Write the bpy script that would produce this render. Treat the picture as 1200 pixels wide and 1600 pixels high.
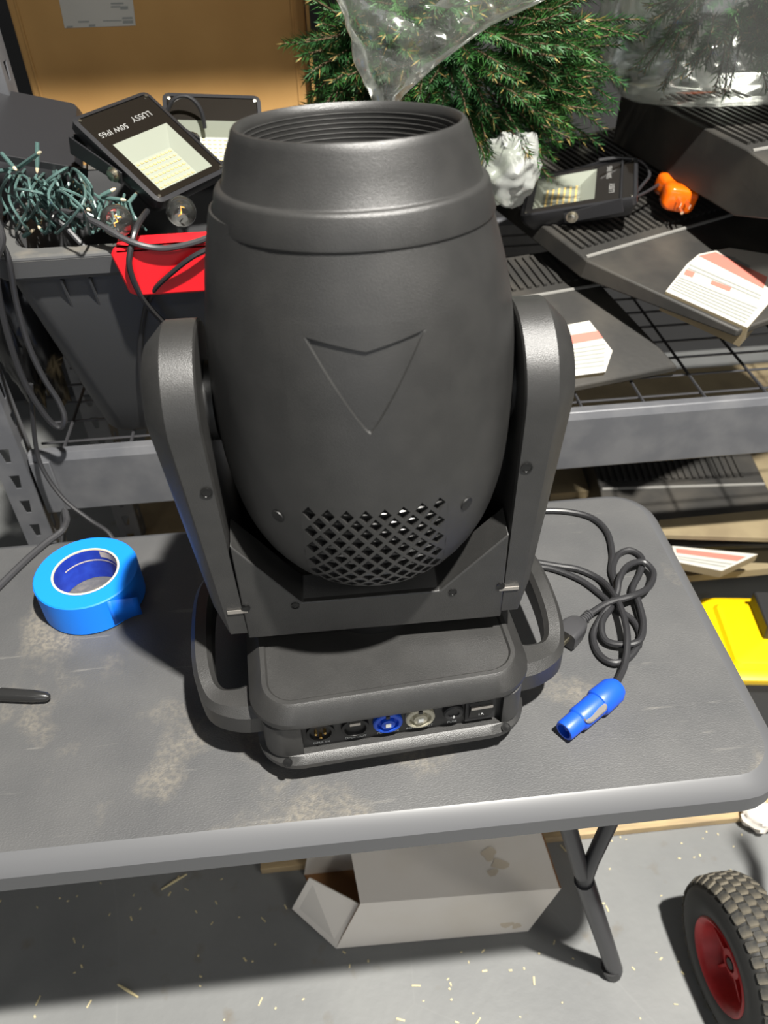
import bpy, bmesh, math, random
from mathutils import Vector, Matrix, noise
random.seed(7)
for o in list(bpy.data.objects): bpy.data.objects.remove(o)
SC = bpy.context.scene
COL = SC.collection
PI = math.pi
R = math.radians

# ------------------------------------------------------------------ camera
F, YAW, PITCH, ROLL = 1270.0, R(4.33), R(40.85), R(-1.96)
T = 0.74                       # table top height
CAM = Vector((0, 0, T + 0.78))
_f = Vector((math.sin(YAW)*math.cos(PITCH), math.cos(YAW)*math.cos(PITCH), -math.sin(PITCH)))
_r0 = Vector((math.cos(YAW), -math.sin(YAW), 0)); _u0 = _r0.cross(_f)
_r = math.cos(ROLL)*_r0 + math.sin(ROLL)*_u0
_u = -math.sin(ROLL)*_r0 + math.cos(ROLL)*_u0
cam = bpy.data.cameras.new('camera'); camo = bpy.data.objects.new('camera', cam); COL.objects.link(camo)
camo.matrix_world = Matrix(((_r.x, _u.x, -_f.x, 0), (_r.y, _u.y, -_f.y, 0), (_r.z, _u.z, -_f.z, CAM.z), (0, 0, 0, 1)))
cam.sensor_fit = 'VERTICAL'; cam.sensor_height = 36; cam.lens = F/1600*36
cam.clip_start = 0.02
cam.dof.use_dof = True; cam.dof.focus_distance = 0.90; cam.dof.aperture_fstop = 6.0
SC.camera = camo
# ------------------------------------------------------------------ world, lamps, exposure
wd = bpy.data.worlds.new('hall'); SC.world = wd; wd.use_nodes = True
bgn = wd.node_tree.nodes['Background']; bgn.inputs[0].default_value = (0.86, 0.92, 1.0, 1); bgn.inputs[1].default_value = 0.065
def area(name, loc, target, sx, sy, power, col=(1, .965, .90)):
    l = bpy.data.lights.new(name, 'AREA'); l.shape = 'RECTANGLE'; l.size = sx; l.size_y = sy; l.energy = power; l.color = col
    o = bpy.data.objects.new(name, l); COL.objects.link(o); o.location = loc
    o.rotation_euler = (Vector(target)-Vector(loc)).to_track_quat('-Z', 'Y').to_euler(); return o
area('ceiling_lamp', (0.78, -0.25, 4.0), (0.2, 0.6, 0.7), 0.10, 0.10, 335)
area('ceiling_strip', (-1.6, -1.9, 4.0), (0.0, 0.8, 0.8), 1.2, 0.2, 9)
area('ceiling_strip', (2.6, -2.2, 4.0), (0.2, 0.8, 0.8), 1.2, 0.2, 40)
area('front_fill_light', (-0.3, -4.2, 1.7), (0.1, 0.6, 0.9), 3.0, 2.4, 30, (.95, .97, 1))  # added soft fill behind the camera to brighten upright faces, not a seen source
SC.view_settings.view_transform = 'Standard'; SC.view_settings.look = 'None'
SC.view_settings.gamma = 1; SC.view_settings.use_curve_mapping = False
SC.view_settings.exposure = 0.12

# ------------------------------------------------------------------ place helpers
def ray(x, y): return _r*((x-600)/F) - _u*((y-800)/F) + _f
def Zp(x, y, z=T): d = ray(x, y); return CAM + d*((z-CAM.z)/d.z)      # point of that sight line at height z
def Yp(x, y, Y): d = ray(x, y); return CAM + d*(Y/d.y)                # ... at depth Y
def Pl(x, y, p, n): d = ray(x, y); return CAM + d*((Vector(p)-CAM).dot(n)/d.dot(n))

# ------------------------------------------------------------------ materials
MATS = {}
def mat(name, col, rough=.5, metal=0, col2=None, nscale=8, nmix=(.4, .65), bump=0, bscale=200, spec=.5, detail=4, rough2=None,
        trans=0, emit=None, estr=0, coat=0, stretch=None):
    m = bpy.data.materials.new(name); m.use_nodes = True; nt = m.node_tree; b = nt.nodes['Principled BSDF']
    b.inputs['Base Color'].default_value = (*col, 1); b.inputs['Roughness'].default_value = rough
    b.inputs['Metallic'].default_value = metal; b.inputs['Specular IOR Level'].default_value = spec
    if trans: b.inputs['Transmission Weight'].default_value = trans
    if coat: b.inputs['Coat Weight'].default_value = coat
    if emit: b.inputs['Emission Color'].default_value = (*emit, 1); b.inputs['Emission Strength'].default_value = estr
    tc = nt.nodes.new('ShaderNodeTexCoord'); vec = tc.outputs['Object']
    if stretch:
        mp = nt.nodes.new('ShaderNodeMapping'); mp.inputs['Scale'].default_value = stretch
        nt.links.new(vec, mp.inputs[0]); vec = mp.outputs[0]
    if col2:
        n = nt.nodes.new('ShaderNodeTexNoise'); n.inputs['Scale'].default_value = nscale; n.inputs['Detail'].default_value = detail
        nt.links.new(vec, n.inputs['Vector'])
        rp = nt.nodes.new('ShaderNodeValToRGB'); rp.color_ramp.elements[0].position = nmix[0]; rp.color_ramp.elements[1].position = nmix[1]
        rp.color_ramp.elements[0].color = (*col, 1); rp.color_ramp.elements[1].color = (*col2, 1)
        nt.links.new(n.outputs['Fac'], rp.inputs[0]); nt.links.new(rp.outputs[0], b.inputs['Base Color'])
        if rough2 is not None:
            mr = nt.nodes.new('ShaderNodeMapRange'); mr.inputs[1].default_value = nmix[0]; mr.inputs[2].default_value = nmix[1]
            mr.inputs[3].default_value = rough; mr.inputs[4].default_value = rough2
            nt.links.new(n.outputs['Fac'], mr.inputs[0]); nt.links.new(mr.outputs[0], b.inputs['Roughness'])
    if bump:
        n2 = nt.nodes.new('ShaderNodeTexNoise'); n2.inputs['Scale'].default_value = bscale; n2.inputs['Detail'].default_value = 3
        nt.links.new(vec, n2.inputs['Vector'])
        bp = nt.nodes.new('ShaderNodeBump'); bp.inputs['Strength'].default_value = bump; bp.inputs['Distance'].default_value = .002
        nt.links.new(n2.outputs['Fac'], bp.inputs['Height']); nt.links.new(bp.outputs[0], b.inputs['Normal'])
    MATS[name] = m; return m
mat('shell', (.0225, .0222, .0215), .40, bump=.22, bscale=1300, col2=(.027, .0265, .0255), nscale=40, spec=.75)
mat('shell_gloss', (.026, .026, .025), .30, spec=.8)
mat('black', (.008, .008, .008), .5)
mat('dark_plastic', (.022, .022, .023), .5, bump=.1, bscale=700)
mat('panel_black', (.018, .018, .018), .45)
mat('screw', (.05, .05, .05), .25, metal=.9)
mat('blue_socket', (.01, .085, .62), .4)
mat('cream_socket', (.52, .49, .38), .45)
mat('contact', (.85, .87, .85), .3, metal=.6)
mat('gold', (.85, .55, .18), .3, metal=1)
mat('steel_and_highlight', (.5, .47, .43), .35, metal=.8)  # latch steel; also paints the bright edges on switch and arm slots
mat('print', (.60, .61, .60), .6)
mat('faded_print', (.26, .26, .25), .6)
mat('lens', (.005, .006, .008), .08, coat=1)
mat('tape_blue', (.005, .225, .95), .5, bump=.05, bscale=300)
mat('tape_side', (.004, .145, .72), .45)
mat('tape_in', (.01, .04, .42), .5, col2=(.02, .07, .55), nscale=50)
mat('core', (.72, .58, .40), .8)
mat('core_print', (.70, .62, .55), .8)
mat('table_edge', (.098, .100, .105), .42)
mat('leg_steel', (.05, .05, .055), .42, metal=.3)
mat('rubber', (.022, .022, .021), .62, bump=.1, bscale=400)
mat('tread', (.03, .03, .028), .8, col2=(.19, .165, .12), nscale=22, nmix=(.40, .70), bump=.3, bscale=120)
mat('rim_red', (.55, .028, .03), .45, col2=(.40, .02, .022), nscale=30)
mat('rack', (.105, .108, .118), .48, metal=.15, col2=(.14, .142, .15), nscale=18, bump=.06, bscale=120)
mat('wire', (.06, .06, .065), .45, metal=.4)
mat('cardboard', (.50, .285, .095), .82, col2=(.42, .23, .072), nscale=5, nmix=(.35, .7), bump=.08, bscale=90)
mat('cardboard_in', (.30, .15, .06), .85, col2=(.24, .11, .04), nscale=8)
mat('white_card', (.86, .81, .74), .75, col2=(.80, .74, .65), nscale=6, nmix=(.45, .7))
mat('stain', (.68, .59, .46), .8)
mat('kraft_dull', (.25, .20, .115), .85, col2=(.20, .155, .09), nscale=12)
mat('label', (.50, .48, .43), .6)
mat('label_red', (.58, .17, .13), .6)
mat('label_grey', (.27, .28, .26), .6)
mat('tote', (.055, .056, .058), .5, bump=.05, bscale=300)
mat('tote_rim', (.095, .095, .092), .6, col2=(.17, .155, .13), nscale=22, nmix=(.5, .75))
mat('red_plastic', (.78, .012, .02), .35)
mat('yellow_plastic', (.88, .58, .002), .4)
mat('orange', (.92, .14, .003), .22, coat=.6)
mat('flood_frame', (.02, .02, .022), .35)
mat('flood_glass', (.012, .010, .008), .12, coat=1)
mat('reflector', (.27, .29, .24), .35)
mat('led', (.85, .62, .22), .4)
mat('bolt', (.62, .58, .48), .28, metal=1)
mat('cable', (.022, .022, .024), .40)
mat('cable_grey', (.045, .045, .048), .35)
mat('green_wire', (.075, .135, .125), .32, coat=.3)
mat('tip', (.75, .62, .42), .4)
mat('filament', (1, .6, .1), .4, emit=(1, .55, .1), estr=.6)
mat('marker_black', (.02, .02, .02), .25)
mat('marker_white', (.75, .75, .75), .35)
mat('ramp', (.024, .023, .021), .6, col2=(.058, .052, .043), nscale=9, nmix=(.42, .78), bump=.15, bscale=90)
mat('ramp_edge', (.20, .195, .18), .6)
mat('needle', (.016, .075, .018), .55, col2=(.035, .13, .02), nscale=14)
mat('needle_dry', (.28, .20, .06), .7)
mat('twig', (.10, .065, .035), .8)
mat('bag_white', (.36, .36, .33), .4, bump=.15, bscale=60)
mat('bag_black', (.012, .012, .013), .28, bump=.5, bscale=30)
mat('wall', (.035, .035, .036), .9)
mat('plywood', (.50, .37, .20), .8, col2=(.36, .27, .16), nscale=10, stretch=(1, 9, 1))
mat('chip', (.72, .62, .36), .8)
mat('prong', (.75, .68, .50), .3, metal=1)

def glassy(name, tint, base=.10, white=.06, rough=.06):
    m = bpy.data.materials.new(name); m.use_nodes = True; nt = m.node_tree; nt.nodes.clear()
    out = nt.nodes.new('ShaderNodeOutputMaterial'); tr = nt.nodes.new('ShaderNodeBsdfTransparent'); tr.inputs[0].default_value = (*tint, 1)
    gl = nt.nodes.new('ShaderNodeBsdfGlossy'); gl.inputs['Roughness'].default_value = rough
    df = nt.nodes.new('ShaderNodeBsdfDiffuse'); df.inputs[0].default_value = (.7, .72, .68, 1)
    fr = nt.nodes.new('ShaderNodeFresnel'); fr.inputs[0].default_value = 1.5
    mm = nt.nodes.new('ShaderNodeMath'); mm.operation = 'MULTIPLY_ADD'; mm.inputs[1].default_value = 1.1; mm.inputs[2].default_value = base
    mx = nt.nodes.new('ShaderNodeMixShader'); mx2 = nt.nodes.new('ShaderNodeMixShader'); mx2.inputs[0].default_value = white
    nt.links.new(fr.outputs[0], mm.inputs[0]); nt.links.new(mm.outputs[0], mx.inputs[0])
    nt.links.new(tr.outputs[0], mx.inputs[1]); nt.links.new(gl.outputs[0], mx.inputs[2])
    nt.links.new(mx.outputs[0], mx2.inputs[1]); nt.links.new(df.outputs[0], mx2.inputs[2]); nt.links.new(mx2.outputs[0], out.inputs[0])
    MATS[name] = m
glassy('film', (.92, .94, .90), .05, .05, .14)
glassy('bag_cloudy', (.9, .91, .88), .08, .45, .25)
glassy('bulb_glass', (.95, .95, .93), .06, .02, .03)

def table_mat():
    m = bpy.data.materials.new('table_top'); m.use_nodes = True; nt = m.node_tree; b = nt.nodes['Principled BSDF']; L = nt.links.new
    tc = nt.nodes.new('ShaderNodeTexCoord')
    def nz(s, d, stretch=None):
        n = nt.nodes.new('ShaderNodeTexNoise'); n.inputs['Scale'].default_value = s; n.inputs['Detail'].default_value = d
        v = tc.outputs['Object']
        if stretch:
            mp = nt.nodes.new('ShaderNodeMapping'); mp.inputs['Scale'].default_value = stretch; L(v, mp.inputs[0]); v = mp.outputs[0]
        L(v, n.inputs['Vector']); return n.outputs['Fac']
    def ramp(f, a, c, ca, cb):
        r = nt.nodes.new('ShaderNodeValToRGB'); r.color_ramp.elements[0].position = a; r.color_ramp.elements[1].position = c
        r.color_ramp.elements[0].color = (*ca, 1); r.color_ramp.elements[1].color = (*cb, 1); L(f, r.inputs[0]); return r.outputs[0]
    base = ramp(nz(11, 5), .3, .7, (.068, .069, .071), (.090, .090, .090))
    dust = ramp(nz(9, 8, (1, .8, 1)), .56, .74, (0, 0, 0), (.62, .62, .62))
    fine = ramp(nz(180, 4), .38, .62, (.25, .25, .25), (1, 1, 1))
    mu = nt.nodes.new('ShaderNodeMath'); mu.operation = 'MULTIPLY'; L(dust, mu.inputs[0]); L(fine, mu.inputs[1])
    mx = nt.nodes.new('ShaderNodeMix'); mx.data_type = 'RGBA'; L(mu.outputs[0], mx.inputs['Factor']); L(base, mx.inputs['A'])
    mx.inputs['B'].default_value = (.29, .255, .195, 1)
    # thin pale scuffs
    sc = ramp(nz(26, 6, (.35, 3.2, 1)), .66, .72, (0, 0, 0), (.35, .35, .35))
    mx2 = nt.nodes.new('ShaderNodeMix'); mx2.data_type = 'RGBA'; L(sc, mx2.inputs['Factor']); L(mx.outputs['Result'], mx2.inputs['A']); mx2.inputs['B'].default_value = (.22, .21, .19, 1)
    L(mx2.outputs['Result'], b.inputs['Base Color']); b.inputs['Roughness'].default_value = .5
    bp = nt.nodes.new('ShaderNodeBump'); bp.inputs['Strength'].default_value = .4; bp.inputs['Distance'].default_value = .0012
    L(nz(420, 3, (1, 1.6, 1)), bp.inputs['Height']); L(bp.outputs[0], b.inputs['Normal'])
    MATS['table_top'] = m
table_mat()
def floor_mat():
    m = bpy.data.materials.new('concrete'); m.use_nodes = True; nt = m.node_tree; b = nt.nodes['Principled BSDF']; L = nt.links.new
    tc = nt.nodes.new('ShaderNodeTexCoord')
    def nz(s, d):
        n = nt.nodes.new('ShaderNodeTexNoise'); n.inputs['Scale'].default_value = s; n.inputs['Detail'].default_value = d; L(tc.outputs['Object'], n.inputs['Vector']); return n.outputs['Fac']
    def ramp(f, a, c, ca, cb):
        r = nt.nodes.new('ShaderNodeValToRGB'); r.color_ramp.elements[0].position = a; r.color_ramp.elements[1].position = c
        r.color_ramp.elements[0].color = (*ca, 1); r.color_ramp.elements[1].color = (*cb, 1); L(f, r.inputs[0]); return r.outputs[0]
    base = ramp(nz(3.5, 8), .3, .7, (.165, .170, .170), (.235, .24, .235))
    spots = ramp(nz(17, 5), .62, .74, (0, 0, 0), (.6, .6, .6))
    mx = nt.nodes.new('ShaderNodeMix'); mx.data_type = 'RGBA'; L(spots, mx.inputs['Factor']); L(base, mx.inputs['A']); mx.inputs['B'].default_value = (.16, .135, .10, 1)
    w = nt.nodes.new('ShaderNodeTexVoronoi'); w.feature = 'DISTANCE_TO_EDGE'; w.inputs['Scale'].default_value = 2.3
    dn = nt.nodes.new('ShaderNodeTexNoise'); dn.inputs['Scale'].default_value = 2.5
    ad = nt.nodes.new('ShaderNodeVectorMath'); ad.operation = 'ADD'; L(tc.outputs['Object'], ad.inputs[0]); L(dn.outputs['Color'], ad.inputs[1]); L(ad.outputs[0], w.inputs['Vector'])
    sc = ramp(w.outputs['Distance'], .0, .004, (.05, .05, .05), (0, 0, 0))
    mx2 = nt.nodes.new('ShaderNodeMix'); mx2.data_type = 'RGBA'; L(sc, mx2.inputs['Factor']); L(mx.outputs['Result'], mx2.inputs['A']); mx2.inputs['B'].default_value = (.48, .48, .45, 1)
    L(mx2.outputs['Result'], b.inputs['Base Color']); b.inputs['Roughness'].default_value = .55
    bp = nt.nodes.new('ShaderNodeBump'); bp.inputs['Strength'].default_value = .2; bp.inputs['Distance'].default_value = .003; L(nz(60, 5), bp.inputs['Height']); L(bp.outputs[0], b.inputs['Normal'])
    MATS['concrete'] = m
floor_mat()

# ------------------------------------------------------------------ mesh helpers
class MB:
    def __init__(s): s.v = []; s.f = []; s.mi = []; s.m = 0
    def add(s, vs, fs, M=None):
        k = len(s.v)
        s.v += [tuple(M @ Vector(p)) if M else tuple(p) for p in vs]
        for f in fs: s.f.append(tuple(i+k for i in f)); s.mi.append(s.m)
        return s
    def box(s, c, d, M=None):
        x, y, z = c; a, b, h = d[0]/2, d[1]/2, d[2]/2
        vs = [(x+i*a, y+j*b, z+k*h) for k in (-1, 1) for j in (-1, 1) for i in (-1, 1)]
        return s.add(vs, [(0, 2, 3, 1), (4, 5, 7, 6), (0, 1, 5, 4), (2, 6, 7, 3), (0, 4, 6, 2), (1, 3, 7, 5)], M)
    def lathe(s, prof, n=48, M=None, cap0=False, cap1=False, a0=0, a1=2*PI):
        full = abs(a1-a0-2*PI) < 1e-6; cols = n if full else n+1
        vs = []
        for r, z in prof:
            for i in range(cols):
                a = a0+(a1-a0)*i/n; vs.append((r*math.cos(a), r*math.sin(a), z))
        fs = []
        for j in range(len(prof)-1):
            for i in range(n):
                i2 = (i+1) % cols
                fs.append((j*cols+i, j*cols+i2, (j+1)*cols+i2, (j+1)*cols+i))
        if cap0: fs.append(tuple(range(cols))[::-1])
        if cap1: fs.append(tuple((len(prof)-1)*cols+i for i in range(cols)))
        return s.add(vs, fs, M)
    def loft(s, loops, cap0=True, cap1=True, skip=(), M=None):
        n = len(loops[0]); vs = [p for l in loops for p in l]; fs = []
        for j in range(len(loops)-1):
            for i in range(n):
                if (j, i) in skip: continue
                i2 = (i+1) % n; fs.append((j*n+i, j*n+i2, (j+1)*n+i2, (j+1)*n+i))
        if cap0: fs.append(tuple(range(n))[::-1])
        if cap1: fs.append(tuple((len(loops)-1)*n+i for i in range(n)))
        return s.add(vs, fs, M)
    def prism(s, poly, z0, z1, M=None):
        return s.loft([[(x, y, z0) for x, y in poly], [(x, y, z1) for x, y in poly]], M=M)
    def tube(s, pts, r, n=8, caps=True, M=None):
        pts = [Vector(p) for p in pts]; rs = r if isinstance(r, (list, tuple)) else [r]*len(pts)
        t0 = (pts[1]-pts[0]).normalized(); up = Vector((0, 0, 1)) if abs(t0.z) < .9 else Vector((1, 0, 0))
        nrm = t0.cross(up).normalized(); loops = []
        for i, p in enumerate(pts):
            t = (pts[min(i+1, len(pts)-1)]-pts[max(i-1, 0)])
            t = t.normalized() if t.length > 1e-9 else t0
            nrm = (nrm-t*nrm.dot(t)); nrm = nrm.normalized() if nrm.length > 1e-6 else t.orthogonal().normalized(); bn = t.cross(nrm)
            loops.append([p+(nrm*math.cos(2*PI*k/n)+bn*math.sin(2*PI*k/n))*rs[i] for k in range(n)])
        return s.loft(loops, caps, caps, M=M)
    def sweep(s, path, hw, hh, M=None):     # rounded bar swept in a level plane
        path = [Vector(p) for p in path]; loops = []
        for i, p in enumerate(path):
            t = (path[min(i+1, len(path)-1)]-path[max(i-1, 0)]); t.z = 0; t.normalize(); nx = Vector((t.y, -t.x, 0))
            w = hw[i] if isinstance(hw, (list, tuple)) else hw; h = hh[i] if isinstance(hh, (list, tuple)) else hh; c = min(w, h)*.45
            sec = [(w-c, -h), (w, -h+c), (w, h-c), (w-c, h), (-w+c, h), (-w, h-c), (-w, -h+c), (-w+c, -h)]
            loops.append([p+nx*a+Vector((0, 0, b)) for a, b in sec])
        return s.loft(loops, M=M)
    def build(s, name, mats, parent=None, smooth=35, bevel=0, local=None, seg=2):
        me = bpy.data.meshes.new(name); me.from_pydata(s.v, [], s.f); me.update()
        if isinstance(mats, str): mats = [mats]
        for m in mats: me.materials.append(MATS[m])
        for p, i in zip(me.polygons, s.mi): p.material_index = i
        bm = bmesh.new(); bm.from_mesh(me); bmesh.ops.recalc_face_normals(bm, faces=bm.faces); bm.to_mesh(me); bm.free()
        if smooth:
            for p in me.polygons: p.use_smooth = True
            me.set_sharp_from_angle(angle=R(smooth))
        o = bpy.data.objects.new(name, me); COL.objects.link(o)
        if parent: o.parent = parent
        if local is not None: o.matrix_local = local
        if bevel:
            b = o.modifiers.new('bevel', 'BEVEL'); b.width = bevel; b.segments = seg; b.limit_method = 'ANGLE'; b.angle_limit = R(40)
        return o
def tag(o, label, cat, group=None, kind=None):
    o['label'] = label; o['category'] = cat
    if group: o['group'] = group
    if kind: o['kind'] = kind
    return o
def thing(name, label, cat, M=None, group=None):
    o = bpy.data.objects.new(name, None); COL.objects.link(o); o.empty_display_size = .02
    if M is not None: o.matrix_world = M if isinstance(M, Matrix) else Matrix.Translation(M)
    return tag(o, label, cat, group)
def struct(o): o['kind'] = 'structure'; return o
def rrect(hx, hy, r, z, n=6, cx=0, cy=0, extra=()):
    pts = [(x, -hy) for x in extra]
    for (sx, sy, a0) in ((1, -1, -PI/2), (1, 1, 0), (-1, 1, PI/2), (-1, -1, PI)):
        for i in range(n+1):
            a = a0+PI/2*i/n; pts.append((sx*(hx-r)+r*math.cos(a), sy*(hy-r)+r*math.sin(a)))
    return [(cx+x, cy+y, z) for x, y in pts]
def smooth_path(pts, sub=6, closed=False):
    pts = [Vector(p) for p in pts]; out = []; n = len(pts)
    for i in range(n-1 if not closed else n):
        p0 = pts[max(i-1, 0)] if not closed else pts[(i-1) % n]; p1 = pts[i]; p2 = pts[(i+1) % n]; p3 = pts[min(i+2, n-1)] if not closed else pts[(i+2) % n]
        for k in range(sub):
            t = k/sub
            out.append(.5*((2*p1)+(p2-p0)*t+(2*p0-5*p1+4*p2-p3)*t*t+(3*p1-p0-3*p2+p3)*t**3))
    if not closed: out.append(pts[-1])
    return out
def frame(origin, ex, ez):
    ex = Vector(ex).normalized(); ez = Vector(ez); ez = (ez-ex*ez.dot(ex)).normalized(); ey = ez.cross(ex)
    return Matrix(((ex.x, ey.x, ez.x, origin[0]), (ex.y, ey.y, ez.y, origin[1]), (ex.z, ey.z, ez.z, origin[2]), (0, 0, 0, 1)))
def text(s, size, mname, parent, local, name='lettering'):
    c = bpy.data.curves.new('t', 'FONT'); c.body = s; c.size = size; c.align_x = 'CENTER'; c.align_y = 'CENTER'; c.extrude = .00012
    to = bpy.data.objects.new('t', c); COL.objects.link(to); dg = bpy.context.evaluated_depsgraph_get(); dg.update()
    me = bpy.data.meshes.new_from_object(to.evaluated_get(dg)); bpy.data.objects.remove(to)
    me.materials.clear(); me.materials.append(MATS[mname])
    o = bpy.data.objects.new(name, me); COL.objects.link(o); o.parent = parent; o.matrix_local = local; return o
def RX(a): return Matrix.Rotation(R(a), 4, 'X')
def RY(a): return Matrix.Rotation(R(a), 4, 'Y')
def RZ(a): return Matrix.Rotation(R(a), 4, 'Z')
def TR(*p): return Matrix.Translation(Vector(p) if len(p) == 3 else Vector(p[0]))

# ================================================================== SETTING
b = MB(); b.add([(-4, -4, 0), (5, -4, 0), (5, 3, 0), (-4, 3, 0), (-4, -4, -.05), (5, -4, -.05), (5, 3, -.05), (-4, 3, -.05)],
                [(0, 1, 2, 3), (4, 7, 6, 5), (0, 4, 5, 1), (1, 5, 6, 2), (2, 6, 7, 3), (3, 7, 4, 0)])
struct(b.build('floor', 'concrete', smooth=0))
b = MB(); b.box((.5, 2.55, 1.6), (9, .1, 3.2)); struct(b.build('wall_back', 'wall', smooth=0))

# ================================================================== TABLE
tx0, tx1, ty0, ty1 = -.757, .463, .410, .908
tcx, tcy, thx, thy = (tx0+tx1)/2, (ty0+ty1)/2, (tx1-tx0)/2, (ty1-ty0)/2
table = thing('folding_table', 'charcoal textured plastic folding table with dusty top under the moving head light', 'table', (tcx, tcy, 0))
b = MB()
b.loft([rrect(thx-.004, thy-.004, .056, T-.044), rrect(thx, thy, .06, T-.040), rrect(thx, thy, .06, T-.015), rrect(thx-.004, thy-.004, .057, T-.010),
        rrect(thx-.017, thy-.017, .048, T-.0012), rrect(thx-.020, thy-.020, .045, T)], cap1=False)
b.build('rim', 'table_edge', table, smooth=25)
b = MB(); b.loft([rrect(thx-.020, thy-.020, .045, T-.006), rrect(thx-.020, thy-.020, .045, T)], cap0=True); b.build('table_top', 'table_top', table, smooth=0)
def leg(px, sy):
    sgn = 1 if px > 0 else -1
    y = (.5-tcy)*(1 if sy < 0 else -1)
    ft = Vector((sgn*(.404-tcx), y, .0)); jt = Vector((sgn*(.303-tcx), y, .37)); tp = Vector((sgn*(.215-tcx), y, T-.042))
    bt = MB(); bt.tube([jt+(ft-jt)*.0, ft+Vector((0, 0, .016))], .0145, 12); lo = bt.build('leg', 'leg_steel', table)
    bt = MB(); bt.tube([jt+(ft-jt)*-.06, tp], .0115, 12); bt.build('upper_leg', 'leg_steel', lo)
    bt = MB(); bt.tube([ft+(jt-ft)*.085, ft+(jt-ft)*.02, ft], [.0162, .0165, .0150], 12); bt.build('foot_cap', 'dark_plastic', lo)
    bt = MB(); bt.tube([jt+(ft-jt)*.10, jt, (jt*.82+Vector((sgn*(.318-tcx), y, T-.05))*.18), (sgn*(.330-tcx), y, T-.042)], [.009, .0115, .0105, .0105], 12); bt.build('brace', 'leg_steel', lo)
for px in (1, -1):
    for sy in (-1, 1): leg(px, sy)
    b = MB(); b.tube([((.303-tcx)*px, .5-tcy, .37), ((.303-tcx)*px, -.5+tcy, .37)], .009, 10); b.build('crossbar', 'leg_steel', table)

# ================================================================== MOVING HEAD LIGHT
FX = Vector((.033, .634, T))
fix = thing('moving_head_light', 'large black moving head stage light standing upright on the folding table', 'stage light', FX)
BM = RZ(3.9)
# --- base housing
rx0, rx1 = -.098, .112
def cl(x, hx, r): return max(-(hx-r)+.001, min(hx-r-.001, x))
rows = [(.024, .136, .146, .040), (.029, .145, .156, .045), (.035, .145, .156, .045), (.041, .139, .150, .042), (.042, .137, .1475, .023),
        (.088, .137, .1475, .023), (.089, .142, .150, .040), (.096, .146, .1535, .046), (.101, .1455, .153, .045), (.116, .134, .143, .034), (.1185, .131, .140, .031),
        (.1185, .1265, .1355, .027), (.1165, .1245, .1335, .025)]
loops = [rrect(hx, hy, r, z, 8, extra=(cl(rx0, hx, r), cl(rx1, hx, r))) for z, hx, hy, r in rows]
b = MB(); b.loft(loops, skip={(4, 0)})
dep = .1475-.008
b.add([(rx0, -.1475, .042), (rx1, -.1475, .042), (rx1, -.1475, .088), (rx0, -.1475, .088), (rx0, -dep, .042), (rx1, -dep, .042), (rx1, -dep, .088), (rx0, -dep, .088)],
      [(0, 1, 5, 4), (1, 2, 6, 5), (2, 3, 7, 6), (3, 0, 4, 7)])
base = b.build('base_housing', 'shell', fix, smooth=28, local=BM)
def screw(parent, M, r=.0042, h=.0015, name='screw'):
    s = MB(); s.lathe([(r*1.35, 0), (r*1.35, h*.5), (r*1.05, h*.5), (r, h*.2), (r*.2, h*.3)], 14, M, cap0=True, cap1=True); s.build(name, 'screw', parent)
for sx in (-1, 1):      # corner screws of the lower lip
    screw(base, TR(sx*.116, -.1525, .0395) @ RX(40), .0036)
for sx in (-1, 1):
    for sy in (-1, 1):
        s = MB(); s.lathe([(.017, 0), (.018, .004), (.015, .0245)], 20, TR(sx*.105, sy*.112, 0), cap0=True, cap1=True); s.build('rubber_foot', 'black', fix, local=BM)
# side handles
for sx in (-1, 1):
    pth = smooth_path([(sx*.132, -.095, .066), (sx*.158, -.098, .066), (sx*.183, -.088, .068), (sx*.194, -.055, .074), (sx*.1955, .0, .080), (sx*.192, .055, .076),
                       (sx*.180, .088, .068), (sx*.156, .098, .066), (sx*.132, .096, .066)], 5)
    n = len(pth); hw = [.011+.016*max(0, 1-abs(i/(n-1))*3.4)+.016*max(0, 1-(1-i/(n-1))*3.4) for i in range(n)]
    s = MB(); s.sweep(pth, hw, [.0185+.004*(w-.011)/.016 for w in hw]); s.build('carry_handle', 'shell', fix, smooth=40, local=BM)
# connector panel
b = MB(); b.box(((rx0+rx1)/2, -dep+.001, .064), (rx1-rx0, .002, .044))
panel = b.build('connector_panel', 'panel_black', fix, smooth=0, local=BM)
PF = lambda x, z: TR(x, -dep, z) @ RX(90)        # local z points out of the panel, y up
zc = .0665
def ring(M, prof, n=28): s = MB(); s.lathe(prof, n, M); return s
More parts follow.
